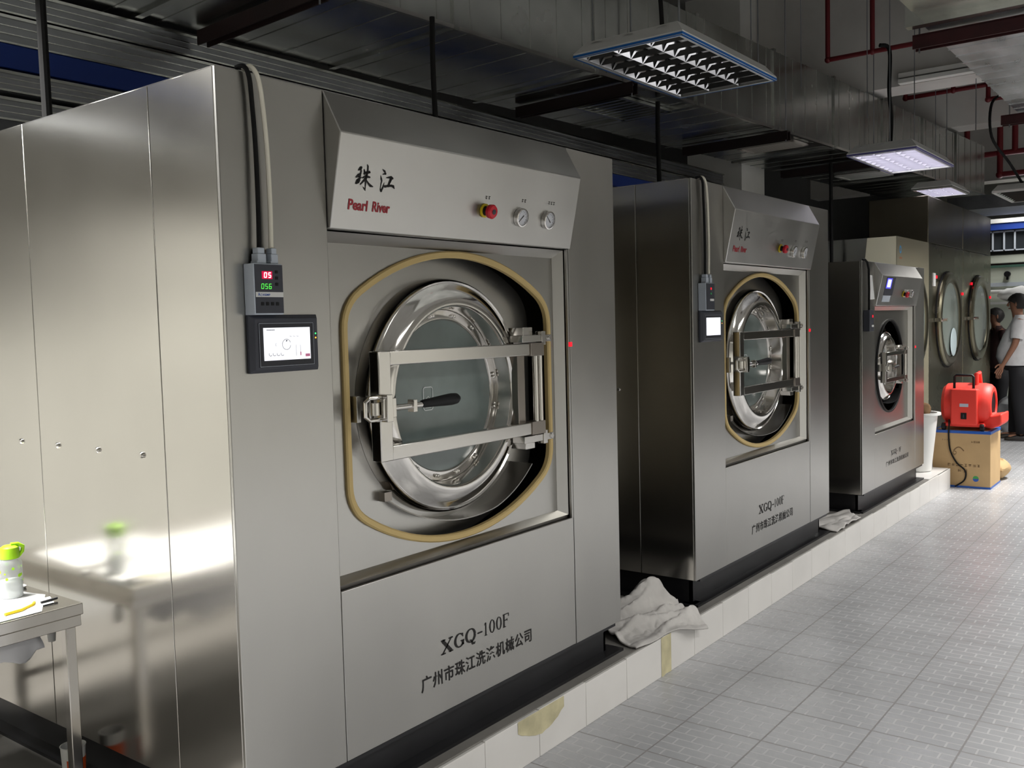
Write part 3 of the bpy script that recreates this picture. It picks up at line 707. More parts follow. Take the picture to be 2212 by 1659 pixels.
# work table ----------------------------------------------------------------
tb = thing('work_table', 'stainless steel work table at the left edge, with bottle and papers on it', 'table', (-.9, 1.1, PZ))
TX0, TX1, TY0, TY1, TZ = -1.75, -.082, .655, 1.55, .50
MB().box(TX0, TX1, TY0, TY1, TZ-.036, TZ).build('table_top', POLISH, tb, bevel=.003)
a = MB(); a.box(TX0+.03, TX1-.002, TY0+.012, TY0+.05, TZ-.072, TZ-.038); a.box(TX0+.03, TX1-.012, TY1-.05, TY1-.012, TZ-.072, TZ-.038); a.box(TX1-.052, TX1-.012, TY0+.05, TY1-.05, TZ-.072, TZ-.038)
a.build('apron', POLISH, tb, bevel=.002)
for lx, ly in ((TX1-.032, TY0+.036), (TX1-.032, TY1-.036), (TX0+.05, TY0+.036), (TX0+.05, TY1-.036)):
    MB().box(lx-.016, lx+.016, ly-.016, ly+.016, PZ, TZ-.072).build('leg', POLISH, tb, bevel=.003)
MB().box(TX0+.05, TX1-.03, TY1-.05, TY1-.03, .02, .05).build('stretcher', POLISH, tb, bevel=.002)

bx, by = -.176, .905
bt = thing('water_bottle', 'clear water bottle with a lime green cap on the steel table', 'bottle', (bx, by, TZ))
MB().lathe([(.001, .001), (.031, .001), (.034, .006), (.034, .105), (.032, .115), (.026, .124), (.024, .126), (.024, .134)], (bx, by, TZ), 'z', 28).build('bottle_body', PETB, bt)
MB().lathe([(.028, .1245), (.028, .150), (.026, .158), (.018, .164), (.0005, .165)], (bx, by, TZ), 'z', 28).build('cap', LIME, bt)
MB().tube([(bx+.022, by-.012, TZ+.13), (bx+.034, by-.012, TZ+.142), (bx+.036, by-.012, TZ+.156), (bx+.022, by-.010, TZ+.166), (bx+.002, by-.006, TZ+.167)], .006, 10).build('strap', LIME, bt)
MB().lathe([(.001, .004), (.0318, .004), (.0322, .055), (.001, .055)], (bx, by, TZ), 'z', 24).build('water', mat('cloudy_water', (.82, .86, .84), .2, alpha=.75), bt)
random.seed(3); sp_ = MB()
for i in range(16):
    an, zz, r_ = random.uniform(0, 6.3), random.uniform(.05, .10), random.uniform(.003, .006)
    sp_.add([(bx+.0346*math.cos(an+r_/.0346*math.cos(q*.7)), by+.0346*math.sin(an+r_/.0346*math.cos(q*.7)), TZ+zz+r_*math.sin(q*.7)) for q in range(9)], [list(range(9))])
sp_.build('printed_dots', LIME, bt, smooth=0)
def sheet(pts, z, m, label, cat='paper', name='paper_sheet'):
    c = sum((Vector((p[0], p[1], 0)) for p in pts), Vector())/len(pts)
    return tag(MB().prism([(p[0], p[1], z) for p in pts], (0, 0, .0012)).build(name, m, loc=(c.x, c.y, z), smooth=0), label, cat)
sheet([(-.50, .665), (-.20, .67), (-.105, .84), (-.15, 1.01), (-.50, 1.01)], TZ+.0002, PAPER, 'white paper lying flat beside the bottle on the table')
sheet([(-1.1, .70), (-.50, .70), (-.52, 1.25), (-1.05, 1.22)], TZ+.0002, PAPER, 'large white sheet spread over the left part of the steel table')
sheet([(-.50, 1.02), (-.13, 1.08), (-.16, 1.45), (-.55, 1.40)], TZ+.0002, PAPER, 'white sheet at the back of the steel table beside the machine')
sheet([(-.235, .72), (-.135, .725), (-.11, .80), (-.20, .80)], TZ+.0016, PAPER, 'small white sheet at the table corner under the pen')
a = MB(); a.tube([(-.285, .715, TZ+.006), (-.235, .72, TZ+.006), (-.19, .745, TZ+.006), (-.175, .765, TZ+.006)], .0045, 8); tag(a.build('pencil_loop', YEL, loc=(-.23, .73, TZ)), 'yellow strap lying on the papers at the table edge', 'strap')
a = MB(); a.tube([(-.165, .745, TZ+.006), (-.115, .745, TZ+.008)], .004, 8); tag(a.build('pen', BLACK, loc=(-.14, .745, TZ)), 'black pen near the right corner of the steel table', 'pen')
tag(MB().lathe([(.001, .001), (.012, .001), (.014, .008), (.008, .012), (.001, .013)], (-.108, .985, TZ), 'z', 14).build('bottle_lid', WHITEP, loc=(-.108, .985, TZ)), 'small white lid on the table behind the bottle', 'lid')
def hang():
    b = MB(); n, m_ = 26, 14; v = []
    for j in range(m_+1):
        for i in range(n+1):
            u, t = i/n, j/m_; x = -.70+(.70-.178)*u-.012*t*(1-u) ; L_ = .115-.02*math.sin(u*9)+.015*math.sin(u*23)-.012*(u > .93)
            v.append((x+.008*math.sin(t*5+u*3), .7225+.012*math.sin(u*26+t*2)*(.3+t)*t, .455-L_*t))
    b.add(v, [(j*(n+1)+i, j*(n+1)+i+1, (j+1)*(n+1)+i+1, (j+1)*(n+1)+i) for j in range(m_) for i in range(n)])
    o = b.build('towel', mat('grey_hanging_cloth', (.74, .74, .77), .9), loc=(-.44, .71, .455), smooth=80); s_ = o.modifiers.new('thickness', 'SOLIDIFY'); s_.thickness = .003
    return tag(o, 'pale grey cloth hanging below the front edge of the steel table', 'cloth')
hang()
a = MB().lathe([(.001, .0), (.011, .002), (.013, .03), (.008, .07), (.001, .075)], (-.112, .80, .36), 'z', 14); a.cyl((-.112, .80, .43), (-.112, .80, .47), .003, seg=8)
tag(a.build('hook_tag', WHITEP, loc=(-.112, .80, .36)), 'white oval tag hanging under the table beside its corner leg', 'tag')
cu = thing('paper_cup', 'tall white cup with an orange band behind the table leg', 'cup', (-.065, .80, PZ))
MB().lathe([(.001, .0), (.030, .0), (.037, .150), (.039, .152), (.036, .153), (.035, .146), (.028, .006), (.001, .005)], (-.065, .80, PZ), 'z', 28).build('cup_body', WHITEP, cu)
MB().lathe([(.0325, .03), (.0365, .115)], (-.065, .80, PZ), 'z', 28, a0=R(-150), a1=R(40)).build('cup_band', mat('orange_print', (.70, .10, .02), .5), cu)

# cardboard box and the blower on it -------------------------------------------
BX0, BX1, BY0, BY1, BZ = 7.96, 8.43, -.385, .115, .21
cb_ = thing('cardboard_box', 'brown cardboard box edged with blue tape under the red blower', 'box', (8.195, -.135, FZ))
MB().box(BX0, BX1, BY0, BY1, FZ, BZ-.002).build('carton', CARD, cb_, bevel=.004)
a = MB(); a.box(BX0-.002, BX1+.002, BY0-.002, BY1+.002, BZ-.026, BZ-.0005); a.build('blue_tape', TAPE, cb_)
a = MB(); a.box(BX0-.002, BX1+.002, BY0-.002, BY1+.002, FZ+.0005, FZ+.018); a.build('blue_tape', TAPE, cb_)
MB().box(BX0+.03, BX1-.03, BY0+.03, BY1-.03, BZ-.0012, BZ).build('top_flap', CARD, cb_)
fpx = lambda u, v: (BX0-.0012, -u, v)   # u runs to the right as seen from the camera
random.seed(8)
def glyphs(mb, u, v, nn, sz, gap):
    for q in range(nn):
        uu = u+q*gap
        for _ in range(4):
            if random.random() < .5: y_ = random.uniform(0, sz); stroke(mb, [(uu, v+y_), (uu+sz, v+y_)], sz*.16, fpx)
            else: y_ = random.uniform(0, sz); stroke(mb, [(uu+y_, v), (uu+y_, v+sz)], sz*.16, fpx)
pr_ = MB(); glyphs(pr_, .02, -.125, 8, .024, .036); pr_.build('print_row', CARDP, cb_, smooth=0)
pr_ = MB(); glyphs(pr_, .11, -.178, 2, .026, .05); pr_.build('print_row', CARDP, cb_, smooth=0)
pr_ = MB(); glyphs(pr_, .22, .10, 4, .018, .022); glyphs(pr_, -.03, .115, 4, .010, .02); pr_.build('print_row', CARDP, cb_, smooth=0)
pr_ = MB(); stroke(pr_, [(.07+.09*i/12, .02+.035*math.sin(math.pi*i/12)) for i in range(13)], .010, fpx); stroke(pr_, [(.08+.015*math.cos(q*.6), .0+.015*math.sin(q*.6)) for q in range(11)], .006, fpx); pr_.build('print_mark', CARDP, cb_, smooth=0)
lg = MB()
lg.poly([fpx(.262+.026*math.cos(R(180+q*18)), -.235+.026*math.sin(R(180+q*18))) for q in range(11)]); lg.build('round_logo', LBLUE, cb_, smooth=0)
lg = MB(); lg.poly([fpx(.262+.026*math.cos(R(q*18)), -.233+.026*math.sin(R(q*18))) for q in range(11)]); lg.build('round_logo', mat('green_print', (.05, .30, .08), .6), cb_, smooth=0)

bl = thing('air_blower', 'bright red floor blower standing on the cardboard box', 'blower', (8.16, -.15, BZ))
cxb, czb = 8.165, BZ+.235
hb = MB(); prof = [(.09, .055), (.165, .05), (.192, .02), (.20, -.06), (.20, -.30), (.19, -.35), (.165, -.375), (.13, -.378), (.125, -.36)]
hb.lathe([(r_, y_) for r_, y_ in prof], (cxb, 0, czb), 'y', 44)
hb.build('housing', REDPL, bl)
ig = MB().lathe([(.128, -.365), (.05, -.355), (.001, -.352)], (cxb, 0, czb), 'y', 32); ig.build('intake_grille', BLACK, bl)
fr_ = MB().box(cxb-.225, cxb-.10, -.275, -.045, BZ+.055, BZ+.39); fr_.build('front_panel', REDPL, bl, bevel=.012)
MB().box(cxb-.229, cxb-.223, -.20, -.125, BZ+.225, BZ+.255).build('rating_plate', GREYP, bl)
so = MB().box(cxb-.229, cxb-.223, -.185, -.135, BZ+.11, BZ+.17); so.build('power_socket', BLACK, bl, bevel=.002)
a = MB().box(cxb-.235, cxb-.228, -.165, -.155, BZ+.125, BZ+.155); a.build('rocker_switch', DGREYP, bl)
a = MB().box(cxb-.19, cxb+.19, -.33, .03, BZ+.035, BZ+.07); a.build('base_plate', REDPL, bl, bevel=.01)
a = MB(); ring_ = []
for k_, (yy, ww, zc_, hz) in enumerate(((-.30, .13, .11, .08), (-.38, .15, .085, .06), (-.44, .17, .10, .055), (-.47, .18, .12, .05))):
    ring_.append([(cxb+ww*sx, yy, BZ+zc_+hz*sz) for sx, sz in ((-1, -1), (1, -1), (1, 1), (-1, 1))])
a.loft(ring_); a.build('outlet_nozzle', REDPL, bl, bevel=.015)
for yy in (.02, -.31):
    wl = MB().cyl((cxb-.18, yy+.018, BZ+.034), (cxb-.18, yy-.018, BZ+.034), .034, seg=20); wl.build('wheel', BLACK, bl, bevel=.006)
    MB().cyl((cxb+.16, yy+.018, BZ+.034), (cxb+.16, yy-.018, BZ+.034), .034, seg=20).build('wheel', BLACK, bl, bevel=.006)
MB().tube([(cxb-.13, -.06, BZ+.38), (cxb-.13, -.06, BZ+.50), (cxb-.13, -.075, BZ+.515), (cxb-.13, -.21, BZ+.515), (cxb-.13, -.225, BZ+.50), (cxb-.13, -.225, BZ+.38)], .012, 10).build('pull_handle', BLACK, bl)
a = MB().tube([(cxb-.06, -.235, BZ+.41), (cxb-.05, -.235, BZ+.52), (cxb+.03, -.24, BZ+.53), (cxb+.10, -.24, BZ+.40)], .022, 10); a.build('carry_handle', REDPL, bl)
def spath(P, n=6):
    out = []; P = [Vector(p) for p in P]
    for i in range(len(P)-1):
        p0, p1, p2, p3 = P[max(i-1, 0)], P[i], P[i+1], P[min(i+2, len(P)-1)]
        for k in range(n):
            q = k/n; out.append(.5*((2*p1)+(p2-p0)*q+(2*p0-5*p1+4*p2-p3)*q*q+(3*p1-p0-3*p2+p3)*q**3))
    return out+[P[-1]]
MB().tube(spath([(cxb-.2, -.03, BZ+.10), (BX0-.02, -.035, BZ+.05), (BX0-.012, -.03, BZ-.05), (BX0-.012, -.045, .02), (BX0-.012, -.10, -.09), (BX0-.012, -.165, -.15), (BX0-.012, -.18, -.20), (BX0-.012, -.16, -.26), (BX0-.03, -.09, FZ+.012)]), .007, 8).build('power_cable', BLKC, bl)

# bin with brown cloth beside the last machine ----------------------------------
tbx, tby = 7.60, .16
bn = thing('laundry_bin', 'tall tapered white bin standing on the plinth end beside the smallest machine', 'bin', (tbx, tby, PZ))
MB().lathe([(.001, .006), (.11, .006), (.118, .012), (.170, .52), (.198, .525), (.198, .545), (.166, .545), (.164, .53), (.112, .02), (.001, .018)], (tbx, tby, PZ), 'z', 40).build('bin_body', WHITEP, bn)
random.seed(5)
for k_, (lx, ly, lz, rr_, mm, lab) in enumerate(((tbx+.02, tby-.01, .425, .085, mat('brown_cloth', (.16, .09, .04), .9), 'brown cloth bundled in the top of the white bin'), (tbx-.01, tby+.03, .545, .035, TOWEL, 'small white cloth tip sticking out of the white bin'))):
    b = MB().ball((lx, ly, lz), rr_, rr_*1.1, rr_*.75, 22, 14)
    for i, v in enumerate(b.v): b.v[i] = v+Vector((noise.noise(v*14), noise.noise(v*14+Vector((5, 0, 0))), noise.noise(v*14+Vector((0, 7, 0)))))*rr_*.45
    tag(b.build('cloth_bundle', mm, loc=(lx, ly, lz-rr_*.7), smooth=80), lab, 'cloth')
b = MB().ball((8.62, -.33, FZ+.10), .16, .10, .10, 22, 14)
for i, v in enumerate(b.v): b.v[i] = v+Vector((noise.noise(v*9), noise.noise(v*9+Vector((5, 0, 0))), .6*noise.noise(v*9+Vector((0, 7, 0)))))*.05; b.v[i].z = max(b.v[i].z, FZ+.003)
tag(b.build('paper_wad', CARD, loc=(8.62, -.33, FZ), smooth=30), 'crumpled brown paper on the floor behind the cardboard box', 'paper')
b = MB().ball((8.02, .265, .08), .10, .09, .38, 22, 16)
for i, v in enumerate(b.v): b.v[i] = v+Vector((noise.noise(v*7), noise.noise(v*7+Vector((5, 0, 0))), .6*noise.noise(v*7+Vector((0, 7, 0)))))*.04; b.v[i].z = max(b.v[i].z, FZ+.003)
tag(b.build('laundry_heap', mat('brown_laundry', (.13, .075, .035), .9), loc=(8.02, .265, FZ), smooth=80), 'brown laundry heaped behind the box and the white bin', 'laundry')

# dryers -----------------------------------------------------------------------
def dryer(x0, x1, label, cream=False, zt=2.05, yf=.43, yb=1.75, cxd=None, rad=.53, upper=True):
    t = thing('tumble_dryer', label, 'dryer', ((x0+x1)/2, yf, FZ), 'tumble dryers beyond the washing machines')
    b = MB().box(x0, x1, yf, yb, FZ, zt); b.build('cabinet', DRYM, t, bevel=.006)
    if cream:
        MB().prism([(x0-.004, yf-.003, FZ), (x0-.004, yf-.003, zt+.002), (x0-.004, .70, zt+.002), (x0-.004, .735, 1.70), (x0-.004, .80, FZ)], (.004, 0, 0)).build('side_panel', CREAMP, t)
        MB().prism([(x0-.004, yb, FZ), (x0-.004, yb, zt+.002), (x0-.004, .702, zt+.002), (x0-.004, .737, 1.70), (x0-.004, .802, FZ)], (.004, 0, 0)).build('insulated_side', GALV, t)
        MB().box(x0-.004, x1, yf-.006, yf-.0005, FZ, zt+.002).build('front_panel', noisy(mat('olive_cream_front', (.26, .24, .17), .4, .3), (1, 1, 1), .06), t)
        fz = lambda u, v: (u, yf-.0075, v)
        lg_ = MB(); stroke(lg_, [(8.02+.03*math.cos(q*.63), 1.93+.03*math.sin(q*.63)) for q in range(11)], .018, fz); lg_.build('round_logo', mat('pale_blue_print', (.08, .30, .55), .5), t, smooth=0)
        lg_ = MB(); stroke(lg_, [(7.985, 1.85), (8.075, 1.85)], .018, fz); lg_.build('name_strip', mat('rust_print', (.32, .14, .07), .5), t, smooth=0)
    if upper: MB().box(x0, x1, yf+.005, 1.05, zt+.006, 2.55).build('heater_box', DRYU, t, bevel=.006)
    c = ((x0+x1)/2 if cxd is None else cxd, yf, 1.235)
    d = MB().lathe([(rad, -.002), (rad, -.03), (rad-.02, -.05), (rad-.07, -.055), (rad-.11, -.045), (rad-.125, -.03)], c, 'y', 56).build('door', DRYM, t)
    MB().lathe([(rad+.012, -.001), (rad+.012, -.012), (rad-.005, -.014)], c, 'y', 56).build('door_seal', BLACK, d)
    MB().lathe([(rad-.12, -.034), (rad*.4, -.045), (.001, -.048)], c, 'y', 40).build('glass', mat('dryer_glass', (.18, .21, .19), .15, spec=.8), d)
    a = MB(); a.box(c[0]-rad-.06, c[0]-rad+.03, yf-.075, yf-.003, 1.215, 1.255); a.cyl((c[0]-rad+.0, yf-.07, 1.235), (c[0]-rad-.0, yf-.12, 1.235), .018, seg=12); a.build('latch', CHROME, d)
    return t
d0 = dryer(7.905, 9.11, 'cream-sided tumble dryer next to the smallest washing machine', True, cxd=8.45, rad=.50, upper=False)
d1 = dryer(9.13, 10.75, 'dark tumble dryer with a round glass door, first past the cream-sided one', cxd=9.96)
d2 = dryer(10.77, 12.40, 'farthest dark tumble dryer, beside the two people', cxd=11.57)
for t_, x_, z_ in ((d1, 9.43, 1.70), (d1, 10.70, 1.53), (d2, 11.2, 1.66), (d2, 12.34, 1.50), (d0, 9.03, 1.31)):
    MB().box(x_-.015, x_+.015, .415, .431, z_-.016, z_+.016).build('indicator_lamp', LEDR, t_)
MB().box(9.30, 9.39, .42, .431, 1.60, 1.74).build('control_plate', WHITEP, d1)
lb_ = MB().ball((10.02, .375, .98), .15, .012, .16, 16, 10); lb_.build('laundry', mat('pale_blue_linen', (.42, .50, .52), .8), d1)

# ------------------------------------------------------------------ overhead: duct, hangers, trays
DO = Vector((1.6, 1.055, 2.80)); DU = Vector((math.cos(R(-3.7)), math.sin(R(-3.7)), 0)); DV = Vector((-DU.y, DU.x, 0))
DW, DH = .98, .60
def dpt(s_, v, z): return DO+DU*s_+DV*v+Vector((0, 0, z))
du = thing('air_duct', 'long galvanised air duct running above the washing machines', 'duct', tuple(dpt(3, .5, 0)))
def dbox(b, s0, s1, v0, v1, z0, z1):
    v = [dpt(s_, vv, z) for z in (z0, z1) for vv in (v0, v1) for s_ in (s0, s1)]
    b.add(v, [(0, 2, 3, 1), (4, 5, 7, 6), (0, 1, 5, 4), (2, 6, 7, 3), (0, 4, 6, 2), (1, 3, 7, 5)])
s0 = -4.2
joints = [-4.2, -2.4, -.62, .58, 1.78, 2.98, 4.18, 5.38, 6.58, 7.78, 8.98, 10.2]
for a_, b_ in zip(joints, joints[1:]):
    m_ = MB(); dbox(m_, a_+.002, b_-.002, 0, DW, 0, DH)
    n_ = max(3, round((b_-a_)/.24))
    for i in range(n_):   # stiffening ribs pressed into the sheet
        q = a_+(b_-a_)*(i+.5)/n_
        dbox(m_, q-.008, q+.008, -.003, DW+.003, -.003, DH+.003)
    m_.build('duct_section', GALV, du, smooth=0)
for j_ in joints[2:-1]:
    m_ = MB(); dbox(m_, j_-.018, j_+.018, -.014, DW+.014, -.014, DH+.014); m_.build('flange', GALV, du, smooth=0)
m_ = MB(); dbox(m_, -4.2, 10.2, -.012, .008, -.010, .010); m_.build('edge_strip', POLISH, du, smooth=0)
def grille(s0_, s1_, v0, v1, m, slats=True):
    b = MB()
    for (aa, bb, cc, dd) in ((s0_, s1_, v0, v0+.03), (s0_, s1_, v1-.03, v1), (s0_, s0_+.03, v0, v1), (s1_-.03, s1_, v0, v1)): dbox(b, aa, bb, cc, dd, -.022, -.004)
    g_ = b.build('grille', m, du, smooth=0); b = MB(); n_ = 9
    if slats:
        for i in range(n_):
            q = s0_+.03+(s1_-s0_-.06)*(i+.5)/n_; dbox(b, q-.010, q+.006, v0+.02, v1-.02, -.018, -.008)
    else: dbox(b, s0_+.02, s1_-.02, v0+.02, v1-.02, -.014, -.004)
    b.build('slats' if slats else 'plate', m, g_, smooth=0)
TAN = mat('grille_enamel', (.50, .47, .42), .5)
grille(2.28, 2.98, .20, .62, GALV); grille(4.72, 5.02, .08, .60, TAN); grille(7.02, 7.42, .18, .66, mat('white_grille', (.62, .62, .58), .5), False)
def rod(b, x, y, z0, z1, r_=.005): b.cyl((x, y, z0), (x, y, z1), r_, seg=6)
for k_, (s_, lab) in enumerate(((-.30, 'dark maroon channel hanger under the duct above the nearest washing machine'), (2.10, 'dark maroon channel hanger under the duct, just left of the near ceiling lamp'),
                                (4.30, 'dark maroon channel hanger under the duct right before the white column'), (6.22, 'dark maroon channel hanger under the duct farthest along, beyond the white column'))):
    p = dpt(s_, .5, -.06); h_ = thing('duct_hanger', lab, 'hanger', tuple(p), 'channel hangers under the duct')
    m_ = MB(); dbox(m_, s_-.03, s_+.03, -.07, DW-.10, -.022, -.0145); dbox(m_, s_-.03, s_-.022, -.07, DW-.10, -.085, -.022); dbox(m_, s_+.022, s_+.03, -.07, DW-.10, -.085, -.022)
    m_.build('channel', MAROON, h_, smooth=0)
    for v_ in (-.045,):
        q = dpt(s_, v_, 0); b = MB(); rod(b, q.x, q.y, 2.70, CZ); b.cyl((q.x, q.y, 2.766), (q.x, q.y, 2.776), .012, seg=8); b.build('threaded_rod', GALVD, h_)
# cable trays and the blue trunking behind the duct
for k_, (y_, z0_, z1_, lab, dep) in enumerate(((2.02, 2.225, 2.318, 'lowest narrow cable tray along the back, below the blue trunking', .25), (1.98, 2.335, 2.418, 'cable tray just below the blue trunking', .3),
                                       (2.02, 2.545, 2.660, 'cable tray just above the blue trunking', .45), (2.03, 2.675, 2.778, 'topmost cable tray, second above the blue trunking', .5))):
    t_ = thing('cable_tray', lab, 'cable tray', (2, y_+.1, z0_), 'cable trays behind the duct')
    b = MB(); b.box(-4.5, 7.55, y_, y_+.006, z0_, z1_); b.box(-4.5, 7.55, y_, y_+dep, z0_, z0_+.006); b.box(-4.5, 7.55, y_+dep-.006, y_+dep, z0_, z1_); b.build('tray', GALVD, t_, smooth=0)
    b = MB(); b.box(-4.5, 7.55, y_-.016, y_+.001, z1_-.012, z1_); b.box(-4.5, 7.55, y_-.012, y_+.001, z0_-.002, z0_+.006)
    for q in (.33, .62): b.box(-4.5, 7.55, y_-.006, y_+.001, z0_+(z1_-z0_)*q, z0_+(z1_-z0_)*q+.004)
    b.build('lip', GALV, t_, smooth=0)
t_ = MB().box(-4.5, 7.55, 1.97, 2.12, 2.43, 2.53).build('cable_trunking', BLUE, loc=(2, 2.04, 2.43), bevel=.004)
tag(t_, 'blue rectangular cable trunking running behind the machines', 'trunking')
for (x_, y_, z0_, z1_, r_, lab, mch) in ((.07, 1.0, 2.0, 4.6, .016, 'black cable dropping onto the rear top of the nearest washing machine', 0), (2.03, .96, 2.0, 2.785, .013, 'black cable dropping behind the control panel of the nearest washing machine', 0),
                          (4.27, 1.0, 2.0, 2.785, .016, 'black cable dropping onto the top of the middle washing machine', 1), (7.71, .98, 1.6, 2.785, .018, 'black cable dropping beside the white column and the cream-sided dryer', 2)):
    x_ = min(x_, 1.95) if x_ < 2.2 and x_ > 1 else x_
    pth = [(x_, y_, z0_), (x_-.004, y_, z0_+(z1_-z0_)*.3), (x_-.012, y_, z0_+(z1_-z0_)*.7), (x_-.008, y_, z1_)]
    b = MB().tube(spath(pth), r_, 10)
    tag(b.build('drop_cable', BLKC, loc=(x_, y_, z0_)), lab, 'cable', 'black drop cables')
# duct with foil over the aisle
rd = thing('insulated_duct', 'foil-covered duct hanging over the aisle at the upper right', 'duct', (6, -1.3, 3.0))
MB().box(1.6, 4.42, -1.95, -.63, 3.03, 3.55).build('duct_section', GALV, rd, smooth=0)
b = MB().box(4.40, 4.47, -1.98, -.56, 2.985, 3.60); b.build('flange', GALV, rd, smooth=0)
b = MB().box(4.47, 9.6, -1.95, -.64, 3.0, 3.55); x = 4.7
while x < 9.5: b.box(x, x+.018, -1.955, -.635, 2.995, 3.555); x += .21
b.build('duct_section', FOIL, rd, smooth=0)
for (xx, yy) in ((4.15, -.95), (4.2, -1.5)): MB().box(xx, xx+.06, yy-.12, yy, 3.027, 3.031).build('paper_tag', PAPER, rd, smooth=0)
rs = thing('duct_hanger', 'maroon channel hanger under the foil-covered duct at the upper right', 'hanger', (4.62, -1.3, 2.92), 'channel hangers under the duct')
b = MB().box(4.58, 4.66, -2.1, -.555, 2.972, 2.982); b.box(4.58, 4.59, -2.1, -.555, 2.90, 2.975); b.box(4.65, 4.66, -2.1, -.555, 2.90, 2.975); b.build('channel', MAROON2, rs, smooth=0)
for yy in (-.585, -2.06): b = MB(); rod(b, 4.62, yy, 2.88, CZ); b.build('threaded_rod', GALVD, rs)
rs = thing('duct_hanger', 'maroon channel hanger farther along under the foil-covered duct', 'hanger', (7.6, -1.3, 2.92), 'channel hangers under the duct')
b = MB().box(7.56, 7.64, -2.1, -.52, 2.972, 2.982); b.box(7.56, 7.57, -2.1, -.52, 2.90, 2.975); b.box(7.63, 7.64, -2.1, -.52, 2.90, 2.975); b.build('channel', MAROON2, rs, smooth=0)
for yy in (-.58, -2.06): b = MB(); rod(b, 7.6, yy, 2.88, CZ); b.build('threaded_rod', GALVD, rs)
# sprinkler pipes
def pipes(lab, segs, elbows, r_, heads=()):
    t_ = thing('sprinkler_pipe', lab, 'pipe', segs[0][0], 'red sprinkler pipes under the ceiling')
    for p, q in segs: MB().cyl(p, q, r_, seg=12).build('pipe', REDP, t_)
    for p in elbows: MB().ball(p, r_*1.35, r_*1.35, r_*1.35, 12, 8).build('fitting', REDP, t_)
pipes('red sprinkler pipe nearest the camera, crossing to the foil duct', [((7.0, .77, 3.575), (7.0, .77, CZ)), ((7.0, .77, 3.575), (7.0, -2.2, 3.575)), ((7.0, .385, 3.575), (7.0, .385, CZ))], [(7.0, .77, 3.575), (7.0, .385, 3.575)], .021)
pipes('red sprinkler pipe below the first ceiling beam', [((10., .89, 3.775), (10., .89, CZ)), ((10., .89, 3.775), (10., .03, 3.785)), ((10., .384, 3.78), (10., .384, CZ)), ((10., .03, 3.785), (10., .03, 3.625)), ((10., .03, 3.625), (10., -.6, 3.625))], [(10., .89, 3.775), (10., .384, 3.78), (10., .03, 3.785), (10., .03, 3.625)], .025)
pipes('dark red sprinkler pipe farthest away near the right edge', [((13.5, .95, 3.55), (13.5, .95, CZ)), ((13.5, .95, 3.55), (13.5, -1.2, 3.55)), ((13.5, .52, 3.25), (13.5, .52, CZ)), ((13.5, .52, 3.25), (13.5, -1.2, 3.25)), ((13.5, .33, 3.55), (13.5, .33, CZ))], [(13.5, .95, 3.55), (13.5, .52, 3.25), (13.5, .52, 3.55)], .04)
t_ = thing('light_batten', 'long white batten along the bottom of the first ceiling beam', 'batten', (7.96, -.2, 3.46))
MB().box(7.93, 7.999, -.61, .42, 3.53, 3.575).build('batten_body', COLW, t_, bevel=.004); MB().box(7.91, 7.999, -.61, .42, 3.475, 3.515).build('batten_rail', COLW, t_, bevel=.004)
# loose hanging rods between ceiling and lamps
for k_, (x_, y_, z_) in enumerate(((4.66, .5, 3.18), (5.05, .3, 2.9), (6.9, .4, 3.0), (8.2, -.2, 3.0))):
    b = MB(); rod(b, x_, y_, z_, CZ, .004); tag(b.build('threaded_rod', GALVD, loc=(x_, y_, z_)), 'thin bare rod hanging from the ceiling near the lamps', 'rod', 'bare hanging rods')

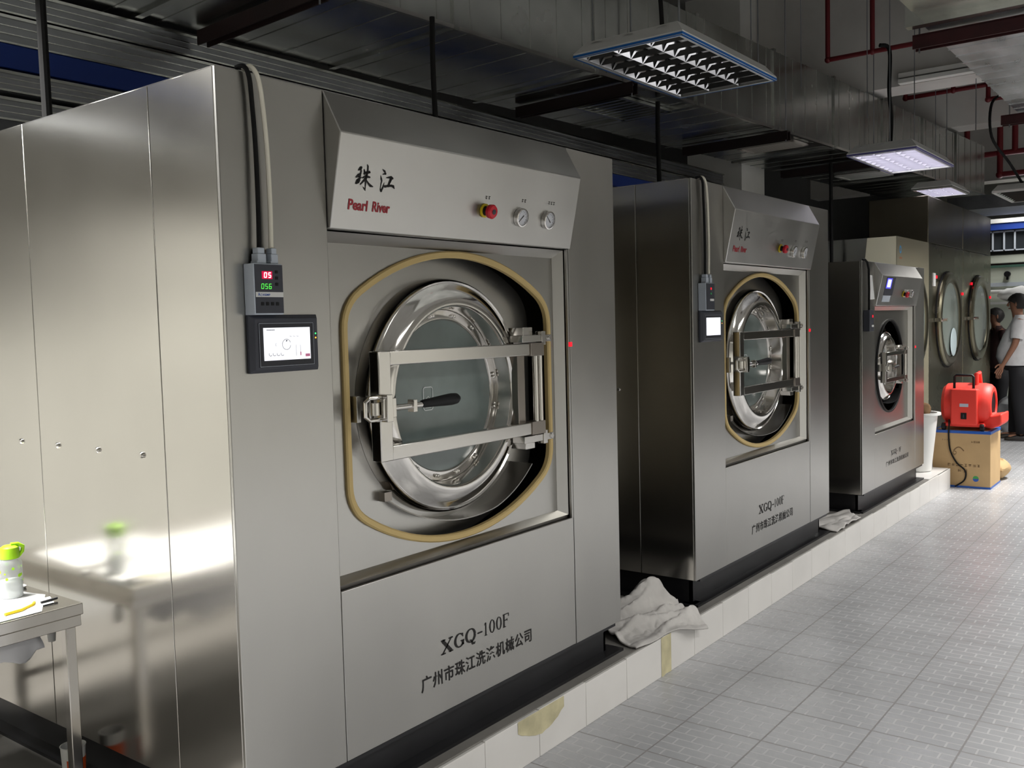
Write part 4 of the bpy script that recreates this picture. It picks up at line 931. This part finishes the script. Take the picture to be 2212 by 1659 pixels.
# ------------------------------------------------------------------ ceiling lamps with louvres
LOUV_SHADE = mat('louvre_dark_reflection', (.015, .015, .015), .3)  # mirror blades of unlit lamps; the dark they reflect is painted in
LOUV_GLOW = mat('louvre_painted_glow', (.32, .31, .36), .45)  # blades of lit lamps, lilac glow put into the colour
REF_GLOW = mat('reflector_painted_glow', (.44, .43, .49), .4)  # troughs of lit lamps, tinted with the same painted glow
def lamp(label, x0, x1, y0, y1, z, on, film=FILM, nb=9, rods=((.2, .5), (.8, .5))):
    t = thing('ceiling_lamp', label, 'lamp', ((x0+x1)/2, (y0+y1)/2, z), 'louvred lamps hanging over the machines')
    e = .03; H_ = .085
    b = MB()
    def ring(x0, x1, y0, y1, z): return [(x0, y0, z), (x1, y0, z), (x1, y1, z), (x0, y1, z)]
    b.loft([ring(x0+e, x1-e, y0+e, y1-e, z), ring(x0, x1, y0, y1, z), ring(x0, x1, y0, y1, z+.022), ring(x0+.05, x1-.05, y0+.05, y1-.05, z+H_), ring(x0+.06, x1-.06, y0+.06, y1-.06, z+H_-.004), ring(x0+e, x1-e, y0+e, y1-e, z+.03)], True, False)
    b.poly(ring(x0+.05, x1-.05, y0+.05, y1-.05, z+H_)); b.poly(ring(x0+.06, x1-.06, y0+.06, y1-.06, z+H_-.004))
    hs = b.build('housing', LAMPW, t, smooth=0)
    b = MB(); b.loft([ring(x0-.001, x1+.001, y0-.001, y1+.001, z+.002), ring(x0-.001, x1+.001, y0-.001, y1+.001, z+.014)], True, False)
    for (a0, a1, c0_, c1_) in ((x0, x1, y0, y0+.012), (x0, x1, y1-.012, y1), (x0, x0+.012, y0, y1), (x1-.012, x1, y0, y1)): b.poly(ring(a0, a1, c0_, c1_, z-.0012))
    b.build('edge_film', film, t, smooth=0)
    nT = 3; wT = (y1-y0-2*e)/nT; xa, xb = x0+e, x1-e
    for i in range(nT):
        ya, yb_ = y0+e+wT*i, y0+e+wT*(i+1); yc = (ya+yb_)/2
        MB().cyl((xa+.03, yc, z+.052), (xb-.03, yc, z+.052), .013, seg=12).build('tube', TUBE_ON if on else TUBE_OFF, t)
        b = MB(); P = []
        for q in range(9):   # parabolic trough
            a = -1+2*q/8; P.append((yc+a*wT*.5, z+.003+.070*(1-a*a)))
        v = [(xx, p[0], p[1]) for xx in (xa, xb) for p in P]; b.add(v, [(q, q+1, q+10, q+9) for q in range(8)]); b.build('reflector', REF_GLOW if on else LOUV, t, smooth=60)
        for j in range(nb):
            b = MB()
            xx = xa+(xb-xa)*(j+.5)/nb; hw = wT*.49
            for sg in (-1, 1):   # wedge blade, hollow sides
                pts = [(xx, yc-hw, z+.002), (xx, yc+hw, z+.002), (xx+sg*.010, yc+hw*.62, z+.029), (xx+sg*.010, yc-hw*.62, z+.029)]; b.poly(pts)
            b.poly([(xx-.010, yc-hw*.62, z+.029), (xx+.010, yc-hw*.62, z+.029), (xx+.010, yc+hw*.62, z+.029), (xx-.010, yc+hw*.62, z+.029)])
            b.build('louvre_blade', LOUV_GLOW if on else LOUV_SHADE, t, smooth=0)
    for rx, ry in rods:
        b = MB(); px, py = x0+(x1-x0)*rx, y0+(y1-y0)*ry; rod(b, px, py, z+H_, CZ, .004); b.build('threaded_rod', GALVD, t)
    return t
l1 = lamp('nearest louvred ceiling lamp, unlit, with blue film on its edges', 2.74, 3.95, .045, .68, 2.70, False, rods=((.08, .9), (.9, .9), (.08, .1), (.9, .1)))
MB().tube(spath([(3.02, .30, 2.785), (3.0, .30, 3.0), (2.96, .32, 3.4), (2.95, .34, CZ)]), .012, 8).build('lamp_cord', BLKC, l1)
l2 = lamp('lit louvred ceiling lamp above the smallest washing machine', 6.08, 7.30, -.205, .315, 2.555, True, mat('violet_film', (.10, .09, .30), .4))
MB().tube(spath([(6.5, .1, 2.64), (6.53, .1, 2.9), (6.47, .1, 3.1), (6.48, .1, 3.42), (6.42, .16, 3.46)]), .016, 8).build('lamp_cord', BLKC, l2)
l3 = lamp('small bright lit ceiling lamp beyond the first lit one', 9.02, 9.85, .18, .58, 2.60, True, GALV, 9)
l4 = lamp('farthest ceiling lamp, unlit and cut off by the right edge of the photo', 9.95, 11.15, -.95, -.02, 2.60, False, LAMPW)
MB().tube(spath([(10.1, -.3, 2.68), (9.9, -.2, 2.9), (9.6, -.08, 3.15), (9.6, -.08, 3.5), (9.75, -.2, 3.62)]), .014, 8).build('lamp_cord', BLKC, l4)

# ------------------------------------------------------------------ ironer and shelving at the far end
ir = thing('flatwork_ironer', 'pale green and cream ironing machine at the far right behind the people', 'ironing machine', (15.8, .9, FZ))
MB().box(15.0, 16.4, -1.2, 2.2, FZ, 2.0).build('cabinet', CREAMI, ir, bevel=.01)
MB().box(14.98, 16.42, -1.22, 2.22, 2.0, 2.035).build('edge_strip', GREENI, ir)
MB().box(14.96, 16.4, -1.2, 2.2, 2.036, 2.06).build('dark_rail', MAROON, ir)
MB().box(14.94, 16.3, -1.2, 2.2, 2.061, 2.19).build('hood', CREAMI, ir, bevel=.01)
MB().box(14.97, 15.0, -1.2, 2.2, 1.70, 1.76).build('rail', GREYP, ir)
MB().cyl((14.93, -1.2, 1.62), (14.93, 2.2, 1.62), .03, seg=12).build('feed_roller', WHITEP, ir)
a = MB().cyl((14.93, .66, 1.89), (15.0, .66, 1.89), .045, seg=14); a.box(14.95, 14.99, .645, .675, 1.80, 1.87); a.build('hand_wheel', BLACK, ir)
ft = thing('feed_table', 'white feed table before the ironing machine, seen between the people', 'table', (14.3, .9, FZ))
MB().box(13.95, 14.8, .0, 2.0, 1.42, 1.45).build('table_top', WHITEP, ft)
for q in ((14.0, .05), (14.0, 1.95), (14.75, .05), (14.75, 1.95)): MB().box(q[0]-.02, q[0]+.02, q[1]-.02, q[1]+.02, FZ, 1.42).build('leg', GREYP, ft)
MB().box(13.97, 14.0, .77, .80, 1.45, 1.53).build('post', WHITEP, ft)
b = MB().ball((14.4, 1.12, 1.53), .25, .33, .075, 20, 12)
for i, v in enumerate(b.v): b.v[i] = v+Vector((0, .03*noise.noise(v*8), .04*noise.noise(v*9))); b.v[i].z = max(b.v[i].z, 1.452)
tag(b.build('linen_heap', mat('peach_linen', (.60, .42, .25), .9), loc=(14.4, .92, 1.452), smooth=80), 'peach and white linen heaped on the far feed table', 'linen')
b = MB().ball((14.5, .44, 1.56), .25, .28, .11, 20, 12)
for i, v in enumerate(b.v): b.v[i] = v+Vector((0, .03*noise.noise(v*8), .04*noise.noise(v*9))); b.v[i].z = max(b.v[i].z, 1.452)
tag(b.build('linen_heap', PAPER, loc=(14.5, .48, 1.452), smooth=80), 'white linen draped on the far table above the head of the person in white', 'linen')
hf = thing('exhaust_frame', 'dark glazed extraction frame hanging above the ironing machine', 'hood', (15.2, .6, 2.25))
b = MB()
for yy in (.25, .55, .70, .86, 1.2): b.box(14.9, 14.93, yy-.012, yy+.012, 2.25, 2.56)
for zz in (2.25, 2.54): b.box(14.9, 14.93, -.2, 1.3, zz, zz+.02)
b.build('frame', GREYP, hf, smooth=0)
MB().box(14.94, 15.9, -.2, 1.3, 2.25, 2.56).build('glazed_box', mat('smoked_panel', (.035, .04, .045), .2), hf)
tag(MB().box(14.85, 15.0, -1.5, 1.06, 2.575, 2.675).build('cable_trunking', BLUE, loc=(14.9, .2, 2.575)), 'blue cable trunking at the far right over the ironing machine', 'trunking')
tag(MB().box(14.83, 15.02, -1.5, 1.15, 2.68, 2.745).build('cable_tray', LAMPW, loc=(14.9, .2, 2.68)), 'pale cable tray resting on the far blue trunking', 'cable tray')
tag(MB().box(13.2, 14.4, -.5, 1.15, 2.76, 2.95).build('air_duct', GALVD, loc=(13.8, .3, 2.76)), 'dark far air duct above the blue trunking at the right edge', 'duct')

# ------------------------------------------------------------------ people
def skin_mesh(nodes, edges, root=0, sub=1):
    me = bpy.data.meshes.new('body'); me.from_pydata([n_[0] for n_ in nodes], edges, [])
    o = bpy.data.objects.new('body_source', me); COL.objects.link(o)
    m_ = o.modifiers.new('skin', 'SKIN'); m_.branch_smoothing = .6; m_.use_smooth_shade = True
    for i, n_ in enumerate(nodes):
        r_ = n_[1]; me.skin_vertices[0].data[i].radius = r_ if isinstance(r_, tuple) else (r_, r_); me.skin_vertices[0].data[i].use_root = (i == root)
    sb = o.modifiers.new('sub', 'SUBSURF'); sb.levels = sub; sb.render_levels = sub
    dg = bpy.context.evaluated_depsgraph_get(); ev = o.evaluated_get(dg); em = ev.to_mesh()
    V = [v.co.copy() for v in em.vertices]; F = [list(p.vertices) for p in em.polygons]
    ev.to_mesh_clear(); bpy.data.objects.remove(o); bpy.data.meshes.remove(me)
    return V, F

def person(x, y, yaw, h, label, top_mat, sleeve, lean, arm_l, arm_r, belly=0., head_turn=0., hair_long=False, stride=.0):
    """local frame: f forward (+Y), l left (-X), up; scaled to height h"""
    t = thing('person', label, 'person', (x, y, FZ)); k = h/1.75; cy_, sy_ = math.cos(yaw), math.sin(yaw)
    def W(p): return Vector((x+k*(p[0]*cy_-p[1]*sy_), y+k*(p[0]*sy_+p[1]*cy_), FZ+k*p[2]))
    N = []; E = []
    def nd(p, r_, par=None):
        N.append((Vector(p), r_)); i = len(N)-1
        if par is not None: E.append((par, i))
        return i
    L_ = lean
    pel = nd((0, 0, .95), (.15, .115)); wst = nd((0, .01+L_*.15, 1.08), (.145, .115+belly*.4), pel); chs = nd((0, .0+L_*.5, 1.28), (.165, .12), wst)
    nb_ = nd((0, -.01+L_*.85, 1.43), (.10, .075), chs); nk = nd((0, .015+L_, 1.50), (.052, .056), nb_); hd0 = nd((0, .03+L_*1.15, 1.58), (.062, .075), nk); hd1 = nd((0, .03+L_*1.2, 1.66), (.074, .092), hd0); nd((0, .02+L_*1.2, 1.73), (.050, .062), hd1)
    for sg, arm in ((-1, arm_l), (1, arm_r)):
        sh = nd((sg*.17, -.01+L_*.8, 1.405), .056, nb_); el = nd((sg*arm[0][0], arm[0][1], arm[0][2]), .040, sh); wr = nd((sg*arm[1][0], arm[1][1], arm[1][2]), (.026, .022), el)
        d = (Vector((sg*arm[1][0], arm[1][1], arm[1][2]))-Vector((sg*arm[0][0], arm[0][1], arm[0][2]))).normalized(); pw = Vector((sg*arm[1][0], arm[1][1], arm[1][2]))
        side = Vector((0, 1, 0)); side = (side-d*side.dot(d)).normalized(); inn = d.cross(side)*sg
        pm = nd(pw+d*.05, (.022, .036), wr)
        for q, (off_, ln) in enumerate(((-.030, .060), (-.010, .075), (.010, .080), (.030, .070))):   # four unequal fingers, slightly curled
            k0 = nd(pw+d*.088+side*off_, .0095, pm); k1 = nd(pw+d*(.088+ln*.5)+side*off_*1.05+inn*.008, .0085, k0); nd(pw+d*(.088+ln*.9)+side*off_*1.0+inn*.024, .007, k1)
        t0 = nd(pw+d*.035+side*.040, .011, pm); t1 = nd(pw+d*.07+side*.058+inn*.01, .010, t0); nd(pw+d*.095+side*.056+inn*.018, .008, t1)
    for sg in (-1, 1):
        st_ = stride*sg
        hp = nd((sg*.085, 0, .90), .098, pel); kn = nd((sg*.095, .02+st_*.5, .50), .062, hp); an = nd((sg*.10, -.02+st_, .09), .040, kn); ft_ = nd((sg*.105, .04+st_, .045), (.036, .036), an); nd((sg*.115, .16+st_, .032), (.038, .026), ft_)
    V, F = skin_mesh([(n_[0], n_[1]) for n_ in N], E)
    b = MB(); b.add([W(v) for v in V], F); body = b.build('body', SKIN, t, smooth=180)
    hc = Vector((0, .03+L_*1.2, 1.655))
    # face
    b = MB(); fy = hc.y+.088
    for sx in (-1, 1): b.ball((sx*.032, fy-.012, 1.652), .013, .010, .007, 10, 8)
    b.v = [W(v) for v in b.v]; b.build('eyes', mat('eye_dark', (.03, .02, .02), .3), t)
    b = MB(); b.loft([[(-.008, fy-.012, 1.655), (.008, fy-.012, 1.655), (0, fy+.004, 1.653)], [(-.017, fy-.008, 1.612), (.017, fy-.008, 1.612), (0, fy+.022, 1.615)], [(-.012, fy-.012, 1.604), (.012, fy-.012, 1.604), (0, fy+.006, 1.602)]])
    b.v = [W(v) for v in b.v]; b.build('nose', SKIN, t)
    b = MB(); b.ball((0, fy-.012, 1.578), .024, .012, .007, 12, 8); b.v = [W(v) for v in b.v]; b.build('mouth', mat('lips', (.30, .10, .08), .6), t)
    for sx in (-1, 1):
        b = MB(); b.ball((sx*.079, hc.y-.004, 1.632), .010, .019, .032, 10, 8); b.v = [W(v) for v in b.v]; b.build('ear', SKIN, t)
    # hair: cap over the crown and nape
    b = MB(); rows, seg_ = 12, 24; rg = []
    for i in range(rows+1):
        th_ = R(100)*i/rows; ring_ = []
        for q in range(seg_):
            a = 2*math.pi*q/seg_; fwd = math.sin(a); low = 1.0+(.30 if fwd < .2 else -.28*fwd)+(.25 if hair_long and fwd < .1 else 0); tt = th_*low
            rx, ry, rz_ = .092, .118, .114; wob = 1+.06*noise.noise(Vector((math.cos(a)*3, math.sin(a)*3, i*.5)))
            ring_.append((rx*math.sin(min(tt, 2.6))*math.cos(a)*wob, hc.y-.012+ry*math.sin(min(tt, 2.6))*fwd*wob, 1.645+rz_*math.cos(tt)*wob))
        rg.append([W(p) for p in ring_])
    b.loft(rg, True, False); b.build('hair', HAIR, t, smooth=180)
    # shirt: rings from hem to collar, with sleeves
    def ring_at(c, rx, ry, n_=24, sq=.0): return [(c[0]+rx*math.cos(2*math.pi*q/n_), c[1]+ry*math.sin(2*math.pi*q/n_)+(belly if math.sin(2*math.pi*q/n_) > 0 else 0)*max(0, math.sin(2*math.pi*q/n_))*sq, c[2]) for q in range(n_)]
    b = MB(); rg = [ring_at((0, .0, .90), .185, .155, sq=.7), ring_at((0, .01+L_*.1, 1.0), .188, .158, sq=1.1), ring_at((0, .01+L_*.2, 1.10), .185, .150, sq=1), ring_at((0, L_*.5, 1.26), .195, .145, sq=.4), ring_at((0, -.01+L_*.7, 1.38), .195, .118), ring_at((0, -.01+L_*.8, 1.445), .14, .085), ring_at((0, .0+L_*.9, 1.478), .075, .070), ring_at((0, .005+L_*.95, 1.50), .066, .066)]
    rg = [[W(p) for p in r_] for r_ in rg]; b.loft(rg, True, False)
    for sg, arm in ((-1, arm_l), (1, arm_r)):
        sh = Vector((sg*.165, -.01+L_*.8, 1.405)); el = Vector((sg*arm[0][0], arm[0][1], arm[0][2])); e_ = sh+(el-sh)*sleeve
        pth = [sh-(el-sh)*.12, sh+(el-sh)*.15, sh+(e_-sh)*.6, e_]; b.tube([W(p) for p in pth], [.062*k, .078*k, .072*k, .068*k], 16, False)
    b.build('shirt', top_mat, t, smooth=180)
    b = MB()
    rg = [ring_at((0, 0, .84), .178, .145), ring_at((0, 0, .92), .180, .150, sq=.6), ring_at((0, 0.0, .985), .172, .145, sq=.6)]; b.loft([[W(p) for p in r_] for r_ in rg], True, True)
    for sg in (-1, 1):
        st_ = stride*sg; pth = [(sg*.085, 0, .88), (sg*.09, .0+st_*.2, .70), (sg*.095, .015+st_*.5, .50), (sg*.10, .0+st_*.8, .28), (sg*.10, -.01+st_, .085)]
        b.tube([W(p) for p in pth], [.108*k, .105*k, .085*k, .078*k, .080*k], 18)
    b.build('trousers', TROU, t, smooth=180)
    for sg in (-1, 1):
        st_ = stride*sg; rg = []
        for (yy, hw, zt_) in ((-.085, .030, .07), (-.06, .040, .095), (.0, .042, .10), (.07, .046, .075), (.14, .044, .055), (.19, .022, .035)):
            c_ = sg*.108; rg.append([W((c_+hw*math.cos(R(a)), yy+st_, max(0, zt_*math.sin(R(a))))) for a in (0, 30, 60, 90, 120, 150, 180)])
        b = MB().loft(rg); b.build('shoe', SHOE, t, smooth=60)
    return t
person(11.86, .0, R(4), 1.85, 'person in a white short-sleeved shirt and black trousers seen from the side', SHIRTW, .78, .0,
       ((.22, .02, 1.16), (.22, .14, .93)), ((.23, -.03, 1.14), (.22, .05, .90)), belly=.075, stride=.05)
person(12.85, .41, R(35), 1.68, 'person in dark clothes standing beyond the dryers, half hidden by the other person', SHIRTD, .9, .02,
       ((.22, -.02, 1.13), (.21, .06, .90)), ((.22, -.02, 1.13), (.21, .06, .90)), hair_long=True)
b = MB().ball((12.35, .19, FZ+.27), .17, .15, .26, 22, 16)
for i, v in enumerate(b.v): b.v[i] = v+Vector((noise.noise(v*8), noise.noise(v*8+Vector((5, 0, 0))), .6*noise.noise(v*8+Vector((0, 7, 0)))))*.06; b.v[i].z = max(b.v[i].z, FZ+.003)
tag(b.build('plastic_bag', BAGM, loc=(12.35, .19, FZ), smooth=40), 'pale full plastic bag on the floor at the feet of the person in white', 'bag')
